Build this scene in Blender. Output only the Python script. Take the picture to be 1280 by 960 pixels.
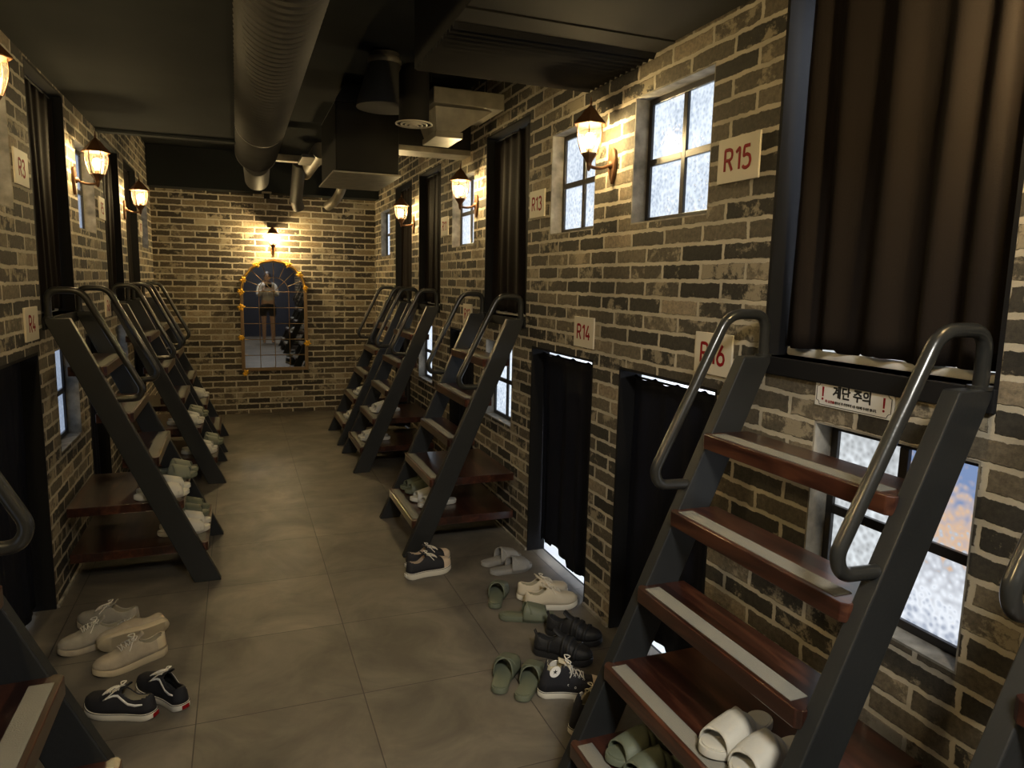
import bpy, bmesh, math, random
from mathutils import Vector, Matrix, Euler
random.seed(7)
for o in list(bpy.data.objects): bpy.data.objects.remove(o, do_unlink=True)
S = bpy.context.scene
COL = S.collection
PI = math.pi

# ------------------------------------------------------------------ camera
YAW, PITCH, ROLL, FPX = 0.369143, 0.142726, 0.0218475, 885.44
def cam_matrix():
    cy, sy = math.cos(YAW), math.sin(YAW)
    f = Vector((sy, cy, 0)); r = Vector((cy, -sy, 0)); u = Vector((0, 0, 1))
    cp, sp = math.cos(PITCH), math.sin(PITCH)
    f2 = f*cp - u*sp; u2 = u*cp + f*sp
    cr, sr = math.cos(ROLL), math.sin(ROLL)
    r3 = r*cr + u2*sr; u3 = u2*cr - r*sr
    m = Matrix(((r3.x, u3.x, -f2.x), (r3.y, u3.y, -f2.y), (r3.z, u3.z, -f2.z)))
    return m.to_4x4()
cd = bpy.data.cameras.new('camera'); cam = bpy.data.objects.new('camera', cd); COL.objects.link(cam)
cd.sensor_fit = 'HORIZONTAL'; cd.sensor_width = 36.0; cd.lens = FPX/1280*36.0; cd.clip_start = 0.02
cam.matrix_world = Matrix.Translation((0, 0, 1.6)) @ cam_matrix()
S.camera = cam

# ------------------------------------------------------------------ world, light, exposure
S.view_settings.view_transform = 'Standard'; S.view_settings.look = 'None'
S.view_settings.gamma = 1.0; S.view_settings.use_curve_mapping = False
S.view_settings.exposure = 1.2
W = bpy.data.worlds.new('world'); S.world = W; W.use_nodes = True
W.node_tree.nodes['Background'].inputs[0].default_value = (0.5, 0.55, 0.6, 1)
W.node_tree.nodes['Background'].inputs[1].default_value = 0.05
LAMP_W = 22.0
LAMP_COL = (1.0, 0.80, 0.50)
def area_light(name, loc, rot, sx, sy, power, col):
    l = bpy.data.lights.new(name, 'AREA'); l.shape = 'RECTANGLE'; l.size = sx; l.size_y = sy
    l.energy = power; l.color = col
    o = bpy.data.objects.new(name, l); COL.objects.link(o); o.location = loc; o.rotation_euler = rot
    return o
# soft fill light added overhead behind the camera, not a known lamp
area_light('added_overhead_fill', (0.36, -0.75, 2.9), (0, 0, 0), 0.6, 0.6, 75, (1.0, 0.96, 0.88))

RW, LW, BW, RY = 1.58, -0.86, 8.78, -2.8      # right wall, left wall, back wall, rear wall
CZ = 2.95

# ------------------------------------------------------------------ materials
def new_mat(name):
    m = bpy.data.materials.new(name); m.use_nodes = True
    nt = m.node_tree; b = nt.nodes['Principled BSDF']
    return m, nt, b
def node(nt, t, **kw):
    n = nt.nodes.new(t)
    for k, v in kw.items(): setattr(n, k, v)
    return n
def simple(name, col, rough=0.5, metal=0.0, bump=0.0, bscale=40, var=0.0, vscale=6, coat=0.0, spec=None, sheen=0.0):
    m, nt, b = new_mat(name); L = nt.links
    b.inputs['Base Color'].default_value = (*col, 1); b.inputs['Roughness'].default_value = rough
    b.inputs['Metallic'].default_value = metal
    if coat: b.inputs['Coat Weight'].default_value = coat; b.inputs['Coat Roughness'].default_value = 0.15
    if spec is not None: b.inputs['Specular IOR Level'].default_value = spec
    if sheen: b.inputs['Sheen Weight'].default_value = sheen
    tc = node(nt, 'ShaderNodeTexCoord')
    if bump:
        n = node(nt, 'ShaderNodeTexNoise'); n.inputs['Scale'].default_value = bscale; n.inputs['Detail'].default_value = 4
        L.new(tc.outputs['Object'], n.inputs['Vector'])
        bp = node(nt, 'ShaderNodeBump'); bp.inputs['Strength'].default_value = bump; bp.inputs['Distance'].default_value = 0.003
        L.new(n.outputs['Fac'], bp.inputs['Height']); L.new(bp.outputs['Normal'], b.inputs['Normal'])
    if var:
        n = node(nt, 'ShaderNodeTexNoise'); n.inputs['Scale'].default_value = vscale; n.inputs['Detail'].default_value = 5
        L.new(tc.outputs['Object'], n.inputs['Vector'])
        cr = node(nt, 'ShaderNodeValToRGB')
        cr.color_ramp.elements[0].position = 0.3; cr.color_ramp.elements[1].position = 0.7
        cr.color_ramp.elements[0].color = (*[c*(1-var) for c in col], 1)
        cr.color_ramp.elements[1].color = (*[min(1, c*(1+var)) for c in col], 1)
        L.new(n.outputs['Fac'], cr.inputs['Fac']); L.new(cr.outputs['Color'], b.inputs['Base Color'])
    return m
def emit(name, col, strength):
    m, nt, b = new_mat(name)
    b.inputs['Base Color'].default_value = (0, 0, 0, 1)
    b.inputs['Emission Color'].default_value = (*col, 1); b.inputs['Emission Strength'].default_value = strength
    return m
def ramp(nt, stops):
    cr = node(nt, 'ShaderNodeValToRGB'); e = cr.color_ramp.elements
    e[0].position, e[0].color = stops[0][0], (*stops[0][1], 1)
    e[1].position, e[1].color = stops[-1][0], (*stops[-1][1], 1)
    for p, c in stops[1:-1]:
        x = e.new(p); x.color = (*c, 1)
    return cr
def math_n(nt, op, a=None, b=None, clamp=False):
    n = node(nt, 'ShaderNodeMath', operation=op); n.use_clamp = clamp
    for i, v in enumerate((a, b)):
        if v is None: continue
        if isinstance(v, (int, float)): n.inputs[i].default_value = v
        else: nt.links.new(v, n.inputs[i])
    return n.outputs[0]
def mixc(nt, fac, a, b, mode='MIX'):
    n = node(nt, 'ShaderNodeMix', data_type='RGBA', blend_type=mode)
    for key, v in ((0, fac), (6, a), (7, b)):
        if isinstance(v, tuple): n.inputs[key].default_value = (*v, 1)
        elif isinstance(v, (int, float)): n.inputs[key].default_value = v
        else: nt.links.new(v, n.inputs[key])
    return n.outputs[2]

def brick_mat(name, axis, off=(0.0, -0.013), palette=None):
    m, nt, b = new_mat(name); L = nt.links
    tc = node(nt, 'ShaderNodeTexCoord'); sp = node(nt, 'ShaderNodeSeparateXYZ'); L.new(tc.outputs['Object'], sp.inputs[0])
    u = math_n(nt, 'ADD', sp.outputs[axis], 20.0 + off[0])
    v = math_n(nt, 'ADD', sp.outputs['Z'], 0.068*20 - off[1])
    cb = node(nt, 'ShaderNodeCombineXYZ'); L.new(u, cb.inputs[0]); L.new(v, cb.inputs[1])
    ns = node(nt, 'ShaderNodeTexNoise'); ns.inputs['Scale'].default_value = 22; ns.inputs['Detail'].default_value = 5
    ns.inputs['Roughness'].default_value = 0.65
    L.new(cb.outputs[0], ns.inputs['Vector'])
    vs = node(nt, 'ShaderNodeVectorMath', operation='SUBTRACT'); L.new(ns.outputs['Color'], vs.inputs[0]); vs.inputs[1].default_value = (0.5, 0.5, 0.5)
    vm = node(nt, 'ShaderNodeVectorMath', operation='SCALE'); L.new(vs.outputs[0], vm.inputs[0]); vm.inputs['Scale'].default_value = 0.021
    va = node(nt, 'ShaderNodeVectorMath', operation='ADD'); L.new(cb.outputs[0], va.inputs[0]); L.new(vm.outputs[0], va.inputs[1])
    br = node(nt, 'ShaderNodeTexBrick'); L.new(va.outputs[0], br.inputs['Vector'])
    br.offset = 0.5; br.inputs['Scale'].default_value = 1.0
    br.inputs['Color1'].default_value = (0, 0, 0, 1); br.inputs['Color2'].default_value = (1, 1, 1, 1); br.inputs['Mortar'].default_value = (0, 0, 0, 1)
    br.inputs['Brick Width'].default_value = 0.25; br.inputs['Row Height'].default_value = 0.068
    br.inputs['Mortar Size'].default_value = 0.0088; br.inputs['Mortar Smooth'].default_value = 0.25
    rnd = br.outputs['Color']; mort = br.outputs['Fac']
    r1 = node(nt, 'ShaderNodeRGBToBW'); L.new(rnd, r1.inputs[0]); r1 = r1.outputs[0]
    wn = node(nt, 'ShaderNodeTexWhiteNoise', noise_dimensions='1D'); L.new(math_n(nt, 'MULTIPLY', r1, 917.3), wn.inputs['W'])
    r2 = wn.outputs['Value']
    base = ramp(nt, palette or [(0.0, (0.020, 0.018, 0.014)), (0.35, (0.045, 0.040, 0.030)), (0.7, (0.10, 0.084, 0.058)), (0.86, (0.15, 0.125, 0.085)), (1.0, (0.27, 0.22, 0.15))])
    L.new(r1, base.inputs['Fac'])
    # mottling inside each brick
    n2 = node(nt, 'ShaderNodeTexNoise'); n2.inputs['Scale'].default_value = 60; n2.inputs['Detail'].default_value = 6; n2.inputs['Roughness'].default_value = 0.7
    L.new(cb.outputs[0], n2.inputs['Vector'])
    mott = ramp(nt, [(0.3, (0.55, 0.55, 0.55)), (0.7, (1.5, 1.45, 1.4))]); L.new(n2.outputs['Fac'], mott.inputs['Fac'])
    c1 = mixc(nt, 1.0, base.outputs['Color'], mott.outputs['Color'], 'MULTIPLY')
    # worn limewash patches
    n3 = node(nt, 'ShaderNodeTexNoise'); n3.inputs['Scale'].default_value = 8.5; n3.inputs['Detail'].default_value = 9; n3.inputs['Roughness'].default_value = 0.72
    L.new(cb.outputs[0], n3.inputs['Vector'])
    thr = math_n(nt, 'SUBTRACT', n3.outputs['Fac'], math_n(nt, 'SUBTRACT', 0.625, math_n(nt, 'MULTIPLY', math_n(nt, 'POWER', r2, 2.0), 0.18)))
    patch = math_n(nt, 'MULTIPLY', thr, 16.0, True)
    patch = math_n(nt, 'MULTIPLY', patch, 0.8)
    c2 = mixc(nt, patch, c1, (0.36, 0.305, 0.21))
    n4 = node(nt, 'ShaderNodeTexNoise'); n4.inputs['Scale'].default_value = 5; n4.inputs['Detail'].default_value = 4
    L.new(cb.outputs[0], n4.inputs['Vector'])
    mc = ramp(nt, [(0.3, (0.38, 0.335, 0.25)), (0.7, (0.55, 0.49, 0.375))]); L.new(n4.outputs['Fac'], mc.inputs['Fac'])
    c3 = mixc(nt, mort, c2, mc.outputs['Color'])
    L.new(c3, b.inputs['Base Color']); b.inputs['Roughness'].default_value = 0.82
    h = math_n(nt, 'ADD', math_n(nt, 'MULTIPLY', math_n(nt, 'SUBTRACT', 1.0, mort), 1.0), math_n(nt, 'MULTIPLY', n2.outputs['Fac'], 0.5))
    bp = node(nt, 'ShaderNodeBump'); bp.inputs['Strength'].default_value = 0.8; bp.inputs['Distance'].default_value = 0.005
    L.new(h, bp.inputs['Height']); L.new(bp.outputs['Normal'], b.inputs['Normal'])
    return m
M_BRICK_R = brick_mat('brick_side', 'Y', (-0.077, -0.013))
M_BRICK_L = brick_mat('brick_side_opposite', 'Y', (0.06, -0.013))
M_BRICK_B = brick_mat('brick_end', 'X', (0.05, -0.02), [(0.0, (0.030, 0.024, 0.017)), (0.4, (0.06, 0.048, 0.033)), (0.7, (0.10, 0.08, 0.052)), (0.85, (0.17, 0.135, 0.085)), (1.0, (0.27, 0.215, 0.135))])

def floor_mat():
    m, nt, b = new_mat('polished_concrete_tile'); L = nt.links
    tc = node(nt, 'ShaderNodeTexCoord')
    mp = node(nt, 'ShaderNodeMapping'); L.new(tc.outputs['Object'], mp.inputs['Vector']); mp.inputs['Location'].default_value = (0.19+6.0, -0.19+6.0, 0)
    br = node(nt, 'ShaderNodeTexBrick'); br.offset = 0.0; L.new(mp.outputs[0], br.inputs['Vector'])
    br.inputs['Scale'].default_value = 1.0; br.inputs['Brick Width'].default_value = 0.6; br.inputs['Row Height'].default_value = 0.6
    br.inputs['Mortar Size'].default_value = 0.0022; br.inputs['Mortar Smooth'].default_value = 0.2
    br.inputs['Color1'].default_value = (0.86, 0.86, 0.86, 1); br.inputs['Color2'].default_value = (1.1, 1.1, 1.1, 1); br.inputs['Mortar'].default_value = (0, 0, 0, 1)
    n1 = node(nt, 'ShaderNodeTexNoise'); n1.inputs['Scale'].default_value = 2.6; n1.inputs['Detail'].default_value = 8; n1.inputs['Roughness'].default_value = 0.62; n1.inputs['Distortion'].default_value = 0.6
    L.new(tc.outputs['Object'], n1.inputs['Vector'])
    cr = ramp(nt, [(0.34, (0.072, 0.064, 0.053)), (0.5, (0.120, 0.106, 0.085)), (0.66, (0.180, 0.158, 0.124))]); L.new(n1.outputs['Fac'], cr.inputs['Fac'])
    c = mixc(nt, 1.0, cr.outputs['Color'], br.outputs['Color'], 'MULTIPLY')
    c = mixc(nt, br.outputs['Fac'], c, (0.03, 0.025, 0.02))
    L.new(c, b.inputs['Base Color'])
    n2 = node(nt, 'ShaderNodeTexNoise'); n2.inputs['Scale'].default_value = 5; n2.inputs['Detail'].default_value = 6
    L.new(tc.outputs['Object'], n2.inputs['Vector'])
    rr = node(nt, 'ShaderNodeMapRange'); rr.inputs['To Min'].default_value = 0.38; rr.inputs['To Max'].default_value = 0.6
    L.new(n2.outputs['Fac'], rr.inputs['Value']); L.new(rr.outputs[0], b.inputs['Roughness'])
    bp = node(nt, 'ShaderNodeBump'); bp.inputs['Strength'].default_value = 0.4; bp.inputs['Distance'].default_value = 0.002; bp.invert = True
    L.new(br.outputs['Fac'], bp.inputs['Height']); L.new(bp.outputs['Normal'], b.inputs['Normal'])
    return m
M_FLOOR = floor_mat()
def wood_mat():
    m, nt, b = new_mat('stained_tread_wood'); L = nt.links
    tc = node(nt, 'ShaderNodeTexCoord'); mp = node(nt, 'ShaderNodeMapping'); L.new(tc.outputs['Object'], mp.inputs['Vector'])
    mp.inputs['Scale'].default_value = (14, 1.6, 14)
    n1 = node(nt, 'ShaderNodeTexNoise'); n1.inputs['Scale'].default_value = 1.6; n1.inputs['Detail'].default_value = 7; n1.inputs['Distortion'].default_value = 1.2
    L.new(mp.outputs[0], n1.inputs['Vector'])
    cr = ramp(nt, [(0.28, (0.014, 0.0045, 0.003)), (0.5, (0.036, 0.011, 0.006)), (0.72, (0.078, 0.027, 0.013))]); L.new(n1.outputs['Fac'], cr.inputs['Fac'])
    sp = node(nt, 'ShaderNodeSeparateXYZ'); L.new(tc.outputs['Object'], sp.inputs[0])
    pl = math_n(nt, 'FLOOR', math_n(nt, 'MULTIPLY', sp.outputs['X'], 11.0))
    wn = node(nt, 'ShaderNodeTexWhiteNoise', noise_dimensions='1D'); L.new(pl, wn.inputs['W'])
    f = node(nt, 'ShaderNodeMapRange'); f.inputs['To Min'].default_value = 0.55; f.inputs['To Max'].default_value = 1.35; L.new(wn.outputs['Value'], f.inputs['Value'])
    c = mixc(nt, 1.0, cr.outputs['Color'], f.outputs[0], 'MULTIPLY')
    L.new(c, b.inputs['Base Color']); b.inputs['Roughness'].default_value = 0.3
    b.inputs['Coat Weight'].default_value = 0.6; b.inputs['Coat Roughness'].default_value = 0.18
    return m
M_WOOD = wood_mat()
M_STEEL = simple('dark_grey_painted_steel', (0.0150, 0.0160, 0.0160), 0.45, 0.0, 0.15, 90, 0.12, 8)
M_TUBE = simple('black_handrail_enamel', (0.030, 0.030, 0.027), 0.28, 0.3, 0.2, 60, coat=0.3)
M_STRIP = simple('grey_grip_tape', (0.17, 0.165, 0.14), 0.8, 0, 0.4, 300)
M_CEIL = simple('charcoal_ceiling_paint', (0.022, 0.0240, 0.0240), 0.9, 0, 0.2, 12, 0.15, 2, spec=0.1)
M_DUCT = simple('charcoal_duct_paint', (0.055, 0.051, 0.043), 0.6, 0.0, 0.1, 20, 0.12, 5)
M_DUCTB = simple('black_duct_sheet', (0.010, 0.009, 0.0075), 0.85, 0.0, 0.1, 20, 0.2, 4, spec=0.2)
M_GALV = simple('dusty_grey_sheet_metal', (0.17, 0.15, 0.11), 0.5, 0.2, 0.1, 20, 0.25, 12)
M_BLACK = simple('black_painted_trim', (0.009, 0.009, 0.010), 0.75, spec=0.15)
M_CURT_UP = simple('black_satin_curtain', (0.013, 0.010, 0.0085), 0.9, 0, 0.25, 260, spec=0.08)
M_CURT_LO = simple('navy_black_curtain', (0.008, 0.009, 0.016), 0.75, 0, 0.25, 260, spec=0.15)
M_FRAME = simple('black_window_frame', (0.018, 0.015, 0.013), 0.35)
M_PLASTER = simple('grey_mortar_reveal', (0.26, 0.24, 0.20), 0.85, 0, 0.5, 60, 0.5, 14)
M_SIGN = simple('cream_sign_board', (0.62, 0.56, 0.44), 0.6)
M_RED = simple('red_lettering', (0.24, 0.004, 0.007), 0.7, spec=0.2)
M_BLK_INK = simple('black_lettering', (0.012, 0.012, 0.012), 0.5)
M_SIGNW = simple('white_sign_card', (0.72, 0.70, 0.66), 0.5)
M_BRONZE = simple('bronze_lantern_metal', (0.13, 0.062, 0.028), 0.42, 0.4, 0.3, 60)
M_BULB = emit('lit_bulb', (1.0, 0.80, 0.45), 30)
def lamp_glass():
    m, nt, b = new_mat('frosted_lantern_glass'); L = nt.links
    out = nt.nodes['Material Output']; nt.nodes.remove(b)
    tr = node(nt, 'ShaderNodeBsdfTransparent'); tr.inputs[0].default_value = (1, 0.93, 0.72, 1)
    tl = node(nt, 'ShaderNodeBsdfTranslucent'); tl.inputs[0].default_value = (1, 0.88, 0.6, 1)
    gl = node(nt, 'ShaderNodeBsdfGlossy'); gl.inputs['Roughness'].default_value = 0.15
    m1 = node(nt, 'ShaderNodeMixShader'); m1.inputs[0].default_value = 0.018; L.new(tr.outputs[0], m1.inputs[1]); L.new(tl.outputs[0], m1.inputs[2])
    m2 = node(nt, 'ShaderNodeMixShader'); m2.inputs[0].default_value = 0.05; L.new(m1.outputs[0], m2.inputs[1]); L.new(gl.outputs[0], m2.inputs[2])
    L.new(m2.outputs[0], out.inputs['Surface'])
    return m
M_LGLASS = lamp_glass()
M_MIRROR = simple('mirror_glass', (0.40, 0.41, 0.43), 0.02, 1.0)
M_MFRAME = simple('aged_gold_mirror_frame', (0.20, 0.125, 0.055), 0.45, 0.3, 0.3, 70)
M_FLOWER = simple('yellow_silk_flower', (0.75, 0.42, 0.03), 0.6)
M_CREAMW = simple('white_capsule_wall', (0.75, 0.76, 0.78), 0.6)
M_MATT = simple('white_bedding', (0.72, 0.70, 0.66), 0.8, 0, 0.4, 30)

def pane_mat(name, cols, strength, cell=70, bump=0.5, zr=None):
    """pebbled privacy glass lit from the room behind"""
    m, nt, b = new_mat(name); L = nt.links
    tc = node(nt, 'ShaderNodeTexCoord')
    vo = node(nt, 'ShaderNodeTexVoronoi', feature='SMOOTH_F1'); vo.inputs['Scale'].default_value = cell; L.new(tc.outputs['Object'], vo.inputs['Vector'])
    ns = node(nt, 'ShaderNodeTexNoise'); ns.inputs['Scale'].default_value = 5; ns.inputs['Detail'].default_value = 3; L.new(tc.outputs['Object'], ns.inputs['Vector'])
    if zr:
        sp = node(nt, 'ShaderNodeSeparateXYZ'); L.new(tc.outputs['Object'], sp.inputs[0])
        mr = node(nt, 'ShaderNodeMapRange'); mr.inputs['From Min'].default_value = zr[0]; mr.inputs['From Max'].default_value = zr[1]; L.new(sp.outputs['Z'], mr.inputs['Value'])
        f = math_n(nt, 'ADD', mr.outputs[0], math_n(nt, 'MULTIPLY', math_n(nt, 'SUBTRACT', vo.outputs['Distance'], 0.35), 0.5))
        f = math_n(nt, 'ADD', f, math_n(nt, 'MULTIPLY', math_n(nt, 'SUBTRACT', ns.outputs['Fac'], 0.5), 0.15))
    else:
        f = math_n(nt, 'ADD', math_n(nt, 'MULTIPLY', ns.outputs['Fac'], 0.6), math_n(nt, 'MULTIPLY', vo.outputs['Distance'], 0.7))
    cr = ramp(nt, cols); L.new(f, cr.inputs['Fac'])
    b.inputs['Base Color'].default_value = (0.02, 0.02, 0.025, 1)
    L.new(cr.outputs['Color'], b.inputs['Emission Color']); b.inputs['Emission Strength'].default_value = strength
    b.inputs['Roughness'].default_value = 0.12
    bp = node(nt, 'ShaderNodeBump'); bp.inputs['Strength'].default_value = bump; bp.inputs['Distance'].default_value = 0.003
    L.new(vo.outputs['Distance'], bp.inputs['Height']); L.new(bp.outputs['Normal'], b.inputs['Normal'])
    return m
M_PANE = pane_mat('lit_pebbled_glass', [(0.3, (0.36, 0.43, 0.52)), (0.8, (0.72, 0.80, 0.90))], 0.56)
M_PANE_DIM = pane_mat('dim_pebbled_glass', [(0.3, (0.10, 0.13, 0.18)), (0.8, (0.30, 0.35, 0.42))], 0.28)
M_PANE_MID = pane_mat('soft_lit_pebbled_glass', [(0.3, (0.20, 0.25, 0.34)), (0.8, (0.32, 0.38, 0.48))], 0.45)
M_PANE_COL = pane_mat('multicolour_lit_pebbled_glass', [(0.0, (0.34, 0.38, 0.46)), (0.22, (0.70, 0.74, 0.80)), (0.48, (0.42, 0.44, 0.48)), (0.60, (0.58, 0.40, 0.27)), (0.75, (0.42, 0.36, 0.36)), (0.95, (0.16, 0.23, 0.40))], 0.54, 62, 1.0, (0.70, 1.215))
M_PANE_WHT = pane_mat('white_lit_pebbled_glass', [(0.3, (0.34, 0.36, 0.37)), (0.6, (0.52, 0.55, 0.57)), (0.9, (0.80, 0.86, 0.90))], 0.48, 60, 1.0)

# ------------------------------------------------------------------ helpers
def setp(o, label=None, cat=None, group=None, kind=None):
    if label: o['label'] = label
    if cat: o['category'] = cat
    if group: o['group'] = group
    if kind: o['kind'] = kind
    return o
def obj(name, bm, mat, parent=None, smooth=False, loc=None, axis=None):
    bmesh.ops.recalc_face_normals(bm, faces=bm.faces)
    if axis is not None:      # open shell: make every face look away from the line y=0, z=axis
        bm.normal_update()
        for f in bm.faces:
            c = f.calc_center_median(); d = Vector((0, c.y, c.z-axis))
            if abs(c.x) > 0.10: d.x = math.copysign(abs(c.x)-0.10, c.x)*2
            if f.normal.dot(d) < 0: f.normal_flip()
    me = bpy.data.meshes.new(name); bm.to_mesh(me); bm.free()
    me.materials.append(mat)
    if smooth:
        for p in me.polygons: p.use_smooth = True
        me.set_sharp_from_angle(angle=math.radians(40))
    o = bpy.data.objects.new(name, me); COL.objects.link(o)
    if loc: o.location = loc
    if parent: o.parent = parent
    return o
def thing(name, loc, label, cat, group=None, rot=(0, 0, 0), kind=None):
    o = bpy.data.objects.new(name, None); COL.objects.link(o); o.location = loc; o.rotation_euler = rot
    o.empty_display_size = 0.05
    return setp(o, label, cat, group, kind)
def children(o): return [c for c in bpy.data.objects if c.parent == o]
def copy_tree(o, parent=None):
    c = o.copy(); COL.objects.link(c); c.parent = parent
    for ch in children(o): copy_tree(ch, c)
    return c
def box(bm, x0, x1, y0, y1, z0, z1, bev=0.0):
    r = bmesh.ops.create_cube(bm, size=1.0)
    vs = r['verts']
    bmesh.ops.scale(bm, vec=(abs(x1-x0), abs(y1-y0), abs(z1-z0)), verts=vs)
    bmesh.ops.translate(bm, vec=((x0+x1)/2, (y0+y1)/2, (z0+z1)/2), verts=vs)
    if bev:
        es = list({e for v in vs for e in v.link_edges})
        bmesh.ops.bevel(bm, geom=es, offset=bev, segments=2, affect='EDGES', profile=0.5)
def prism(bm, pts, axis, a0, a1, bev=0.0):
    """pts 2d polygon; axis 'y': pts=(x,z); 'x': pts=(y,z); 'z': pts=(x,y)"""
    def mk(p, a):
        return {'y': (p[0], a, p[1]), 'x': (a, p[0], p[1]), 'z': (p[0], p[1], a)}[axis]
    A = [bm.verts.new(mk(p, a0)) for p in pts]; B = [bm.verts.new(mk(p, a1)) for p in pts]
    fs = [bm.faces.new(A), bm.faces.new(B[::-1])]
    n = len(pts)
    for i in range(n): fs.append(bm.faces.new((A[i], B[i], B[(i+1) % n], A[(i+1) % n])))
    if bev:
        es = list({e for f in fs for e in f.edges})
        bmesh.ops.bevel(bm, geom=es, offset=bev, segments=2, affect='EDGES', profile=0.5)
def smooth_path(pts, r, seg=6):
    """round the corners of a polyline with radius r"""
    P = [Vector(p) for p in pts]; out = [P[0]]
    for i in range(1, len(P)-1):
        a = (P[i-1]-P[i]); b = (P[i+1]-P[i])
        k = min(r, a.length*0.49, b.length*0.49)
        s = P[i]+a.normalized()*k; e = P[i]+b.normalized()*k
        for j in range(seg+1):
            t = j/seg; out.append(s*(1-t)**2 + P[i]*2*t*(1-t) + e*t*t)
    out.append(P[-1]); return out
def tube(bm, pts, r, seg=12, closed=False):
    P = [Vector(p) for p in pts]; n = len(P); rings = []
    R = r if isinstance(r, (list, tuple)) else [r]*n
    prev = None
    for i in range(n):
        if closed: t = (P[(i+1) % n]-P[i-1])
        else: t = (P[min(i+1, n-1)]-P[max(i-1, 0)])
        t = t.normalized() if t.length > 1e-9 else Vector((0, 0, 1))
        if prev is None:
            a = t.orthogonal().normalized()
        else:
            a = prev - t*prev.dot(t)
            a = a.normalized() if a.length > 1e-6 else t.orthogonal().normalized()
        prev = a; b = t.cross(a)
        rings.append([bm.verts.new(P[i]+(a*math.cos(2*PI*k/seg)+b*math.sin(2*PI*k/seg))*R[i]) for k in range(seg)])
    m = n if closed else n-1
    for i in range(m):
        A = rings[i]; B = rings[(i+1) % n]
        for k in range(seg): bm.faces.new((A[k], A[(k+1) % seg], B[(k+1) % seg], B[k]))
    if not closed:
        bm.faces.new(rings[0][::-1]); bm.faces.new(rings[-1])
def lathe(bm, prof, seg=24, c=(0, 0, 0), cap=True):
    rings = []
    for r, z in prof:
        rings.append([bm.verts.new((c[0]+r*math.cos(2*PI*k/seg), c[1]+r*math.sin(2*PI*k/seg), c[2]+z)) for k in range(seg)])
    for A, B in zip(rings, rings[1:]):
        for k in range(seg): bm.faces.new((A[k], A[(k+1) % seg], B[(k+1) % seg], B[k]))
    if cap:
        bm.faces.new(rings[0][::-1]); bm.faces.new(rings[-1])
def grid(bm, fn, nu, nv, skip=None):
    V = [[bm.verts.new(fn(i/nu, j/nv)) for j in range(nv+1)] for i in range(nu+1)]
    for i in range(nu):
        for j in range(nv):
            if skip and skip((i+.5)/nu, (j+.5)/nv): continue
            bm.faces.new((V[i][j], V[i+1][j], V[i+1][j+1], V[i][j+1]))
    return V
def text_mesh(name, body, size, mat, parent, origin, xdir, updir, sx=1.0, bold=0.0, ext=0.0006, align='CENTER'):
    cu = bpy.data.curves.new(name, 'FONT'); cu.body = body; cu.size = size; cu.align_x = align; cu.align_y = 'CENTER'
    cu.extrude = ext; cu.offset = bold; cu.resolution_u = 3
    t = bpy.data.objects.new(name+'_tmp', cu); COL.objects.link(t)
    dg = bpy.context.evaluated_depsgraph_get(); me = bpy.data.meshes.new_from_object(t.evaluated_get(dg))
    bpy.data.objects.remove(t, do_unlink=True)
    me.materials.clear(); me.materials.append(mat)
    x = Vector(xdir).normalized(); u = Vector(updir).normalized(); n = x.cross(u)
    mt = Matrix(((x.x*sx, u.x, n.x, origin[0]), (x.y*sx, u.y, n.y, origin[1]), (x.z*sx, u.z, n.z, origin[2]), (0, 0, 0, 1)))
    me.transform(mt)
    o = bpy.data.objects.new(name, me); COL.objects.link(o); o.parent = parent
    return o

# ------------------------------------------------------------------ room shell
UP = [(0.02, 0.78), (1.07, 1.84), (3.88, 4.65), (5.79, 6.56), (6.84, 7.61)]          # bunk openings
UPZ = (1.385, 2.55)
WUP = [(2.18, 2.72), (3.06, 3.57), (4.90, 5.46), (7.91, 8.43)]; WUPZ = (1.855, 2.375)
DO = [(2.06, 2.76), (3.01, 3.78), (4.86, 5.49), (6.90, 7.62)]; DOZ = (0.0, 1.238)
WLO = [(1.09, 1.60), (4.09, 4.60), (6.04, 6.55)]; WLOZ = (0.69, 1.215)
def holes(side):
    h = []
    for l, z in ((UP, UPZ), (WUP, WUPZ), (DO, DOZ), (WLO, WLOZ)):
        for a in l: h.append((a[0], a[1], z[0], z[1]))
    return h
def side_wall(name, X, sgn, mat):
    hs = holes(0); T = 0.10*sgn
    ys = sorted({RY, BW} | {v for h in hs for v in h[:2]}); zs = sorted({0.0, CZ} | {v for h in hs for v in h[2:]})
    bm = bmesh.new(); cache = {}
    def V(x, y, z):
        k = (round(x, 4), round(y, 4), round(z, 4))
        if k not in cache: cache[k] = bm.verts.new(k)
        return cache[k]
    def inh(y, z): return any(h[0] < y < h[1] and h[2] < z < h[3] for h in hs)
    for i in range(len(ys)-1):
        for j in range(len(zs)-1):
            y0, y1, z0, z1 = ys[i], ys[i+1], zs[j], zs[j+1]
            if inh((y0+y1)/2, (z0+z1)/2):
                continue
            for x in (X, X+T): bm.faces.new((V(x, y0, z0), V(x, y1, z0), V(x, y1, z1), V(x, y0, z1)))
    for h in hs:
        y0, y1, z0, z1 = h
        for q in (((y0, z0), (y0, z1)), ((y0, z1), (y1, z1)), ((y1, z1), (y1, z0)), ((y1, z0), (y0, z0))):
            if q[0][1] == 0 and q[1][1] == 0: continue
            a, b = q
            bm.faces.new([bm.verts.new(p) for p in ((X, *a), (X, *b), (X+T, *b), (X+T, *a))])
    return setp(obj(name, bm, mat), kind='structure')
side_wall('wall_right', RW, 1, M_BRICK_R); side_wall('wall_left', LW, -1, M_BRICK_L)
bm = bmesh.new(); box(bm, LW-0.1, RW+0.1, BW, BW+0.12, 0, CZ); setp(obj('wall_back', bm, M_BRICK_B), kind='structure')
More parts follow.
